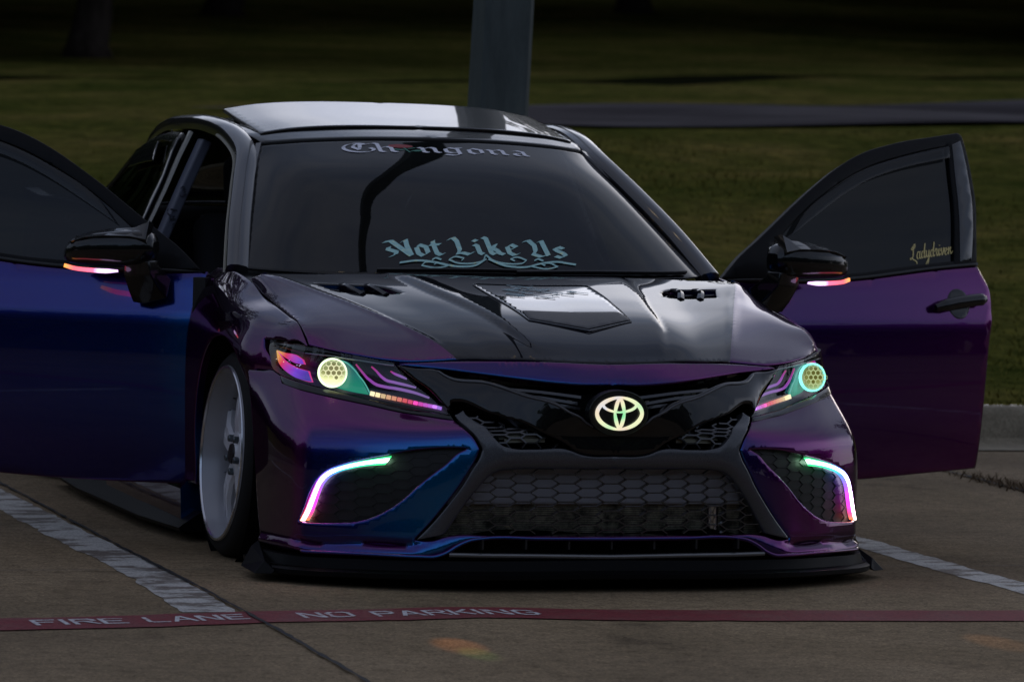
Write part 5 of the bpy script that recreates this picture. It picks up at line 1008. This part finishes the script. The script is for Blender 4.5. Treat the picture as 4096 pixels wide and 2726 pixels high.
# ---------------------------------------------------------------- trees on the rise behind
M_BARK = mat('bark', rough=1., spec=0.); _n = noise(M_BARK, 6, 5, .7, stretch=(1,1,.25)); lk(M_BARK, ramp(M_BARK, [(.3, (.022,.017,.014)), (.7, (.07,.055,.045))], _n), bsdf(M_BARK).inputs['Base Color'])
M_LEAF = mat('foliage', rough=.7, spec=.2); _n = noise(M_LEAF, .7, 3, .6); lk(M_LEAF, ramp(M_LEAF, [(.3, (.018,.034,.010)), (.7, (.055,.075,.022))], _n), bsdf(M_LEAF).inputs['Base Color'])
def tree(label, x, y, H, rad, r0, seed, low=.26, nleaf=5200, leaf=1., spread=1., group='trees on the rise behind the lawn'):
    rs = np.random.default_rng(seed); rr = random.Random(seed)
    root = empty('shade_tree', (x, y, float(lawn_z(y, x)) - .1 if y > 5 else -.05)); tag(root, label, 'tree', group)
    g = Geo(); top = H*.62; path = [(0,0,0)]; k = 9
    for i in range(1, k+1): path.append((path[-1][0]+rr.gauss(0,.10), path[-1][1]+rr.gauss(0,.10), top*i/k))
    sc = [1.75, 1.12] + [1-.75*i/k for i in range(2, k+1)]; path.insert(1, (0,0,.35)); sc.insert(1, 1.25)
    g.tube(path, r0, 12, ups=[(0,1,0)]*len(path), scale=sc)
    tips = []
    for i in range(11):
        t = (.66 if low > .4 else .38) + (.32 if low > .4 else .6)*i/11; b = np.array(path[min(len(path)-1, 1+int(t*k))]); a = i*2.4 + rr.random(); L = rad*(.55+.5*rr.random())
        e = b + np.array([math.cos(a)*L, math.sin(a)*L, H*(.05+.20*rr.random())]); mid = (b+e)/2 + np.array([0,0,.5*rr.random()])
        g.tube([b, mid, e], r0*.34, 6, ups=[(.3,.2,.9)]*3, scale=[1,.6,.2]); tips += [mid, e]
    g.done('trunk', M_BARK, root, angle=None)
    # crown: leaf faces gathered in clumps inside an uneven volume
    C = []; nc = 90
    while len(C) < nc:
        p = rs.uniform(-1, 1, 3)
        if p@p < 1: C.append((p[0]*rad*(1+.15*rs.normal()), p[1]*rad*(1+.15*rs.normal()), H*(low+1)/2 + p[2]*H*(1-low)/2))
    C = np.array(C + [tuple(t) for t in tips]); ci = rs.integers(0, len(C), nleaf)
    P = C[ci] + rs.normal(0, 1, (nleaf, 3))*np.array([.75,.75,.5])*rad*.19*spread
    s = rs.uniform(.09, .22, nleaf)*rad/4.2*leaf; n1 = rs.normal(0, 1, (nleaf, 3)); n1 /= np.linalg.norm(n1, axis=1, keepdims=True); n2 = np.cross(n1, rs.normal(0, 1, (nleaf, 3))); n2 /= np.linalg.norm(n2, axis=1, keepdims=True)
    V = np.zeros((nleaf*4, 3)); V[0::4] = P-n1*s[:,None]*1.4; V[1::4] = P+n2*s[:,None]*.8; V[2::4] = P+n1*s[:,None]*1.4; V[3::4] = P-n2*s[:,None]*.8
    me = bpy.data.meshes.new('crown'); me.vertices.add(nleaf*4); me.vertices.foreach_set('co', V.ravel()); me.loops.add(nleaf*4); me.loops.foreach_set('vertex_index', np.arange(nleaf*4))
    me.polygons.add(nleaf); me.polygons.foreach_set('loop_start', np.arange(0, nleaf*4, 4)); me.polygons.foreach_set('loop_total', np.full(nleaf, 4)); me.update(); me.validate()
    me.materials.append(M_LEAF); o = bpy.data.objects.new('crown', me); COL.objects.link(o); o.parent = root
TREES = [
 ('big tree with flared trunk on the grass, upper left corner', 10.4, 58, 13, 9.0, .28, 1),
 ('dark trunk standing farther back, between the big left tree and the lamp post', 19.4, 86, 14, 11, .36, 2),
 ('dark trunk far back to the right of the lamp post', 30.9, 90, 14, 11, .36, 3),
]
for t in TREES: tree(*t, leaf=1.0, low=.48, nleaf=15000)
for k, (x, y, h, r) in enumerate(((-8,132,13,11),(8,138,13,11),(22,130,13,11),(37,136,13,11),(52,131,13,11),(66,122,13,11),(58,96,12,11),(75,84,12,10),(-4,92,12,11),(-22,88,12,10),(45,112,13,11),(14,112,13,11),(40,64,12,11),(-2,57,12,10),(48,84,12,11),(3,76,12,10))):
    tree('tree of the dark row along the far edge of the grass', x, y, h, r, .40, 20+k, low=.30, nleaf=8000, leaf=1.55, group='far row of trees')
tree('tall tree on the bank beyond the left door, outside the picture', -5.5, 25, 13, 4.2, .25, 90, leaf=1.0, nleaf=4200)
tree('tall tree on the bank beyond the right door, outside the picture', 24, 17, 14, 5.0, .28, 91, leaf=1.0, nleaf=4200)
for k, (x, y, h, r) in enumerate(((-36,84,12,10),(-50,78,12,10),(-62,66,12,10),(-70,50,12,10),(-74,32,12,10),(-18,70,11,9),(-34,62,11,9),(92,70,12,10),(96,50,12,10),(92,30,12,10),(70,60,11,9))):
    tree('low bushy tree of the belt round the sides of the lawn', x, y, h, r, .35, 100+k, low=.02, nleaf=7500, leaf=1.6, group='belt of trees round the lawn')
# the lot's other edges, beside and behind the camera: what the doors and the bumper face
for k, (x, y, h, r) in enumerate(((-34,-36,10,8),(-20,-40,11,8),(-6,-39,10,8),(8,-41,11,8),(22,-39,10,8),(36,-36,11,8),(50,-27,10,8),(-40,-22,11,8),(-41,-8,11,8),(-42,8,11,8),(56,-10,10,8),(-37,-29,10,7),(-28,-39,10,7),(-42,-15,10,7),(-13,-39,10,7),(1,-40,10,7),(15,-40,10,7),(29,-38,10,7))):
    tree('tree of the row along the near edges of the parking lot', x, y, h, r, .35, 60+k, low=.02, nleaf=7500, leaf=1.6, group='trees along the near edges of the lot')
# ---------------------------------------------------------------- lettering and prints on the car
def nib_quads(strokes, w, ang=40., thin=.12, smooth=False):
    """Broad-nib pen strokes as quads: the pen edge is held at a fixed angle."""
    nx, ny = math.cos(R_(ang))*w/2, math.sin(R_(ang))*w/2; out = []
    for s in strokes:
        P = spline(s, n=6, corner=60) if smooth else np.array(s, float)
        for a, b in zip(P[:-1], P[1:]):
            d = b-a; L = np.hypot(*d)+1e-9; k = thin*w/2; px_, py_ = -d[1]/L*k, d[0]/L*k
            sg = 1 if (nx*-d[1]+ny*d[0]) >= 0 else -1
            ox, oy = nx*sg+px_, ny*sg+py_
            out.append([(a[0]+ox, a[1]+oy), (b[0]+ox, b[1]+oy), (b[0]-ox, b[1]-oy), (a[0]-ox, a[1]-oy)])
    return out
def Mn(x): return [(x-.13,.90),(x,.80),(x,.18),(x+.13,.05)]
GOTH = {
 'n': ([Mn(0), [(.05,.72),(.28,.97),(.42,.82),(.42,.18),(.55,.05)]], .72),
 'o': ([[(.28,1.0),(.0,.78),(.0,.22),(.16,.0)], [(.14,.98),(.42,.78),(.42,.24),(.14,.0)]], .70),
 'a': ([[(.02,.84),(.18,1.0),(.42,.84),(.42,.18),(.55,.05)], [(.40,.58),(.04,.42),(.04,.18),(.18,.02),(.40,.20)]], .74),
 'g': ([[(.26,1.0),(.0,.78),(.0,.24),(.16,.06),(.42,.22)], [(.16,.99),(.42,.82),(.42,-.10),(.20,-.36),(-.10,-.24)], [(.36,.96),(.60,1.0)]], .74),
 'h': ([[(-.13,1.56),(.0,1.46),(.0,.18),(.13,.05)], [(.05,.72),(.28,.97),(.42,.80),(.42,.20),(.56,.05)]], .76),
 't': ([[(.06,1.28),(.02,1.1),(.02,.20),(.16,.02),(.36,.16)], [(-.16,.93),(.32,.95)]], .58),
 'k': ([[(-.13,1.56),(.0,1.46),(.0,.18),(.13,.05)], [(.03,.60),(.34,.96)], [(.34,.96),(.18,.62)], [(.12,.60),(.30,.40),(.36,.16),(.54,.05)]], .74),
 'e': ([[(.28,1.0),(.0,.78),(.0,.22),(.18,.02),(.42,.18)], [(.20,.98),(.42,.76),(.04,.48)]], .64),
 's': ([[(.44,.86),(.24,1.0),(.04,.80),(.14,.62),(.36,.44),(.42,.22),(.20,.02),(-.04,.14)]], .66),
 'i': ([Mn(0), [(-.08,1.30),(.06,1.20)]], .44),
 'L': ([[(-.22,1.34),(.06,1.52),(.16,1.2),(.14,.42),(-.04,.06)], [(-.06,.10),(.20,.18),(.50,.02),(.74,.26)]], .92),
 'N': ([[(-.30,1.30),(.02,1.42),(.66,.06)], [(-.16,.86),(-.22,.66),(.10,.44),(.02,.20),(-.26,.0)], [(.42,1.26),(.66,1.46),(.62,.9),(.66,.06)]], .92),
 'U': ([[(-.20,1.28),(.06,1.44),(.24,1.0),(.20,.5),(.04,.20)], [(.02,.20),(.36,.0),(.66,.20)], [(.44,1.30),(.64,1.46),(.66,.9),(.70,.14)]], .98),
 'C': ([[(.74,1.42),(.46,1.52),(.10,1.26),(-.08,.80),(.04,.30),(.40,.02),(.80,.10),(.98,.50),(.88,.72)], [(.42,1.34),(.28,.90),(.46,.44)], [(.56,1.36),(.52,.80),(.44,.40)], [(.46,1.46),(.72,1.30),(.98,1.46)]], 1.12)}
def gothic(txt, w=.19, gapw=.42):
    x = 0; out = []
    for c in txt:
        if c == ' ': x += gapw; continue
        if c == '*': x += .66; continue
        st, adv = GOTH[c]; out.append(nib_quads([[(a+x, b) for a, b in s] for s in st], w, smooth=(c in 'C'))); x += adv+.08
    return out, x
def on_screen(name, quads, f, m, parent, off=.0016):
    """quads in lettering units -> sheet on the windscreen through f(a, b) = (u signed, v)."""
    V = []; F = []; U = []; S = []
    for q in quads:
        for a, b in q: u, v = f(a, b); U.append((abs(u), v)); S.append(1 if u >= 0 else -1)
    U = np.array(U); p, _, _, n = SCREEN.frame(U[:,0], U[:,1]); S = np.array(S)
    lay = np.repeat(np.arange(len(quads)) % 17, [len(q) for q in quads])
    p = p + n*(off + .00006*lay)[:,None]; p[:,0] *= S; k = 0
    for q in quads: F.append(tuple(range(k, k+len(q)))); k += len(q)
    return add(name, p, F, m, parent, smooth=False)
DEC1 = mat('decal_silver', (.78,.78,.86), .5); DEC2 = mat('decal_mint', (.24,.46,.46), .5)
_t = nd(DEC2, 'ShaderNodeTexNoise'); _t.inputs['Scale'].default_value = 60; _o = nd(DEC2, 'ShaderNodeTexCoord'); lk(DEC2, _o.outputs['Object'], _t.inputs[0]); lk(DEC2, ramp(DEC2, [(.4, (.34,.62,.60)), (.62, (.42,.70,.66)), (.74, (.70,.80,.45))], _t.outputs[0]), bsdf(DEC2).inputs['Base Color'])
q, wid = gothic('Ch*ngona', .17)
def f1(a, b):
    t = a/wid; h = .054*(1-.12*t); v = .742 + .002*t - .010*math.sin(math.pi*t)*0
    return (-.325 + .672*t, v + b*h*.92)
let1 = empty('upper_lettering', (0,0,0), 0, car)
for l in q: on_screen('letter', l, f1, DEC1, let1)
rose = []
rr = random.Random(3)
for k in range(7):
    a0 = 6.28*k/7; rose.append([(1.98+.20*math.cos(a0)+.30*math.cos(t)*.8, 1.08+.10*math.sin(a0)+.22*math.sin(t)) for t in np.linspace(0, 6.28, 11)[:-1]])
on_screen('decal_rose', rose, f1, mat('decal_red', (.30,.035,.04), .55), car)
on_screen('decal_rose_leaves', [[(2.02,.86),(2.10,.40),(2.16,.02),(2.22,.04),(2.16,.44),(2.10,.86)], [(2.08,.42),(1.80,.62),(1.60,.56),(1.84,.38)], [(2.20,.22),(2.44,.46),(2.78,.46),(2.52,.20)], [(2.14,.62),(2.40,.72),(2.50,.88),(2.24,.76)]], f1, mat('decal_green', (.03,.20,.14), .55), car)
q, wid2 = gothic('Not Like Us', .26, .30)
def f2(a, b):
    t = a/wid2; arch = .016*math.sin(math.pi*min(1, max(0, t))); return (-.292 + .560*t, .100 + .006*t + arch + b*.060)
let2 = empty('lower_lettering', (0,0,0), 0, car)
for l in q: on_screen('letter', l, f2, DEC2, let2)
fl = []
def sw(pts, w=.10, ang=60): return nib_quads([pts], w, ang, .35, True)
for sx in (1, -1):
    c = wid2*.5
    def X(a): return c + sx*a
    fl += sw([(X(.0),-.02),(X(.25),-.55),(X(.9),-.80),(X(1.5),-.70),(X(1.75),-.42),(X(1.4),-.18),(X(1.05),-.34),(X(1.2),-.52)])
    fl += sw([(X(.05),-.40),(X(.7),-.98),(X(1.6),-1.02),(X(2.4),-.62),(X(3.1),-.42),(X(3.9),-.55)], .13)
    fl += sw([(X(1.8),-.92),(X(2.5),-1.10),(X(3.05),-.86),(X(2.8),-.58),(X(2.35),-.66),(X(2.5),-.82)], .09)
    fl += sw([(X(2.1),-.42),(X(2.3),-.22),(X(2.5),-.40)], .12)
tag(on_screen('flourish', fl, f2, DEC2, let2, .0030), kind='stuff')
# script lettering on the door glass
SCR = {'L': ([[(.30,1.55),(.10,1.30),(.30,1.16),(.62,1.55),(.58,1.85),(.44,1.70),(.36,1.0),(.22,.32),(.0,.12),(-.10,.30),(.10,.36),(.40,.08),(.70,-.12),(.82,-.42)]], .78),
 'a': ([[(.38,.86),(.16,.92),(.02,.55),(.08,.12),(.26,.16),(.40,.70),(.44,.92),(.38,.30),(.48,.10),(.62,.34)]], .58),
 'd': ([[(.38,.86),(.16,.92),(.02,.55),(.08,.12),(.26,.16),(.42,.80),(.56,1.75),(.40,.40),(.48,.10),(.62,.34)]], .58),
 'y': ([[(.0,.80),(.08,.94),(.06,.40),(.16,.12),(.34,.40),(.46,.94),(.30,-.30),(.06,-.86),(-.12,-.70),(.20,-.20),(.62,.34)]], .58),
 'r': ([[(.0,.60),(.14,.98),(.30,.86),(.24,.36),(.32,.10),(.46,.34)]], .42), 'i': ([[(.0,.40),(.12,.92),(.06,.34),(.14,.10),(.30,.34)], [(.16,1.22),(.19,1.32)]], .27),
 'v': ([[(.0,.60),(.10,.94),(.14,.50),(.20,.10),(.36,.40),(.42,.94),(.58,.82)]], .50), 'e': ([[(.02,.40),(.30,.60),(.28,.92),(.10,.84),(.04,.36),(.16,.08),(.36,.20),(.48,.40)]], .44),
 'n': ([[(.0,.60),(.10,.94),(.04,.10),(.20,.74),(.38,.92),(.34,.40),(.42,.10),(.62,.44)]], .58)}
x = 0; quads = []
for c in 'Ladydriven':
    st, adv = SCR[c]; quads += nib_quads([[(a+x+.14*b, b) for a, b in s] for s in st], .11, 20, .5, True); x += adv+.05
P = []; F = []; k = 0
for j, q in enumerate(quads):
    for a, b in q:
        t = a/x; l = .803+.190*t; z = .904 + .022*t + b*.029
        P.append((l, z, j % 15))
    F.append(tuple(range(k, k+4))); k += 4
P = np.array(P); u_, v_ = DOOR.solve((1,2), P[:,:2]); p, _, _, n = DOOR.frame(u_, v_); p = p + n*(-.0085+.00006*P[:,2])[:,None]
add('script_lettering', p, F, mat('decal_gold', (.75,.62,.25), .5), door_r, smooth=False)
# faint pale print on the bonnet window
g = Geo(); rr = random.Random(8); pr = []
for k in range(26):
    u0, v0 = rr.uniform(-.10,.12), rr.uniform(.50,.70); a = rr.uniform(-.5,.5); L = rr.uniform(.008,.030); w = .0022
    V = []
    for s_, t_ in ((-L,-w),(L,-w),(L,w),(-L,w)):
        uu, vv = u0+s_*math.cos(a)-t_*math.sin(a), v0+s_*math.sin(a)*2+t_*2.2*math.cos(a); (p,), _, _, (n,) = HOOD.frame([abs(uu)], [vv]); sg = 1 if uu >= 0 else -1; V.append((p[0]*sg+n[0]*sg*.0146, p[1]+n[1]*.0146, p[2]+n[2]*(.0146+.00005*k)))
    g.put(V, [(0,1,2,3)])
g.done('bonnet_window_print', mat('pale_print', (.22,.34,.38), .6), car, smooth=False)
# coloured patches the head lamps throw on the ground in front
for (lx, tx, ty, col, e, sz) in ((-.70,-.80,-1.16,(1.,.38,.08),44.,1.4), (-.70,-.80,-1.33,(.35,.85,.10),26.,.9), (.70,.66,-1.22,(1.,.45,.08),24.,1.5)):
    ld = bpy.data.lights.new('lamp_beam', 'SPOT'); ld.energy = e; ld.color = col; ld.spot_size = R_(sz*4.2); ld.spot_blend = .9; ld.shadow_soft_size = .004
    lo = bpy.data.objects.new('lamp_beam', ld); COL.objects.link(lo); lo.location = (lx, .26, .585); lo.parent = lamps[1] if lx < 0 else lamps[0]
    lo.rotation_euler = (Vector((tx, ty, 0)) - Vector((lx, .26, .585))).to_track_quat('-Z', 'Y').to_euler()
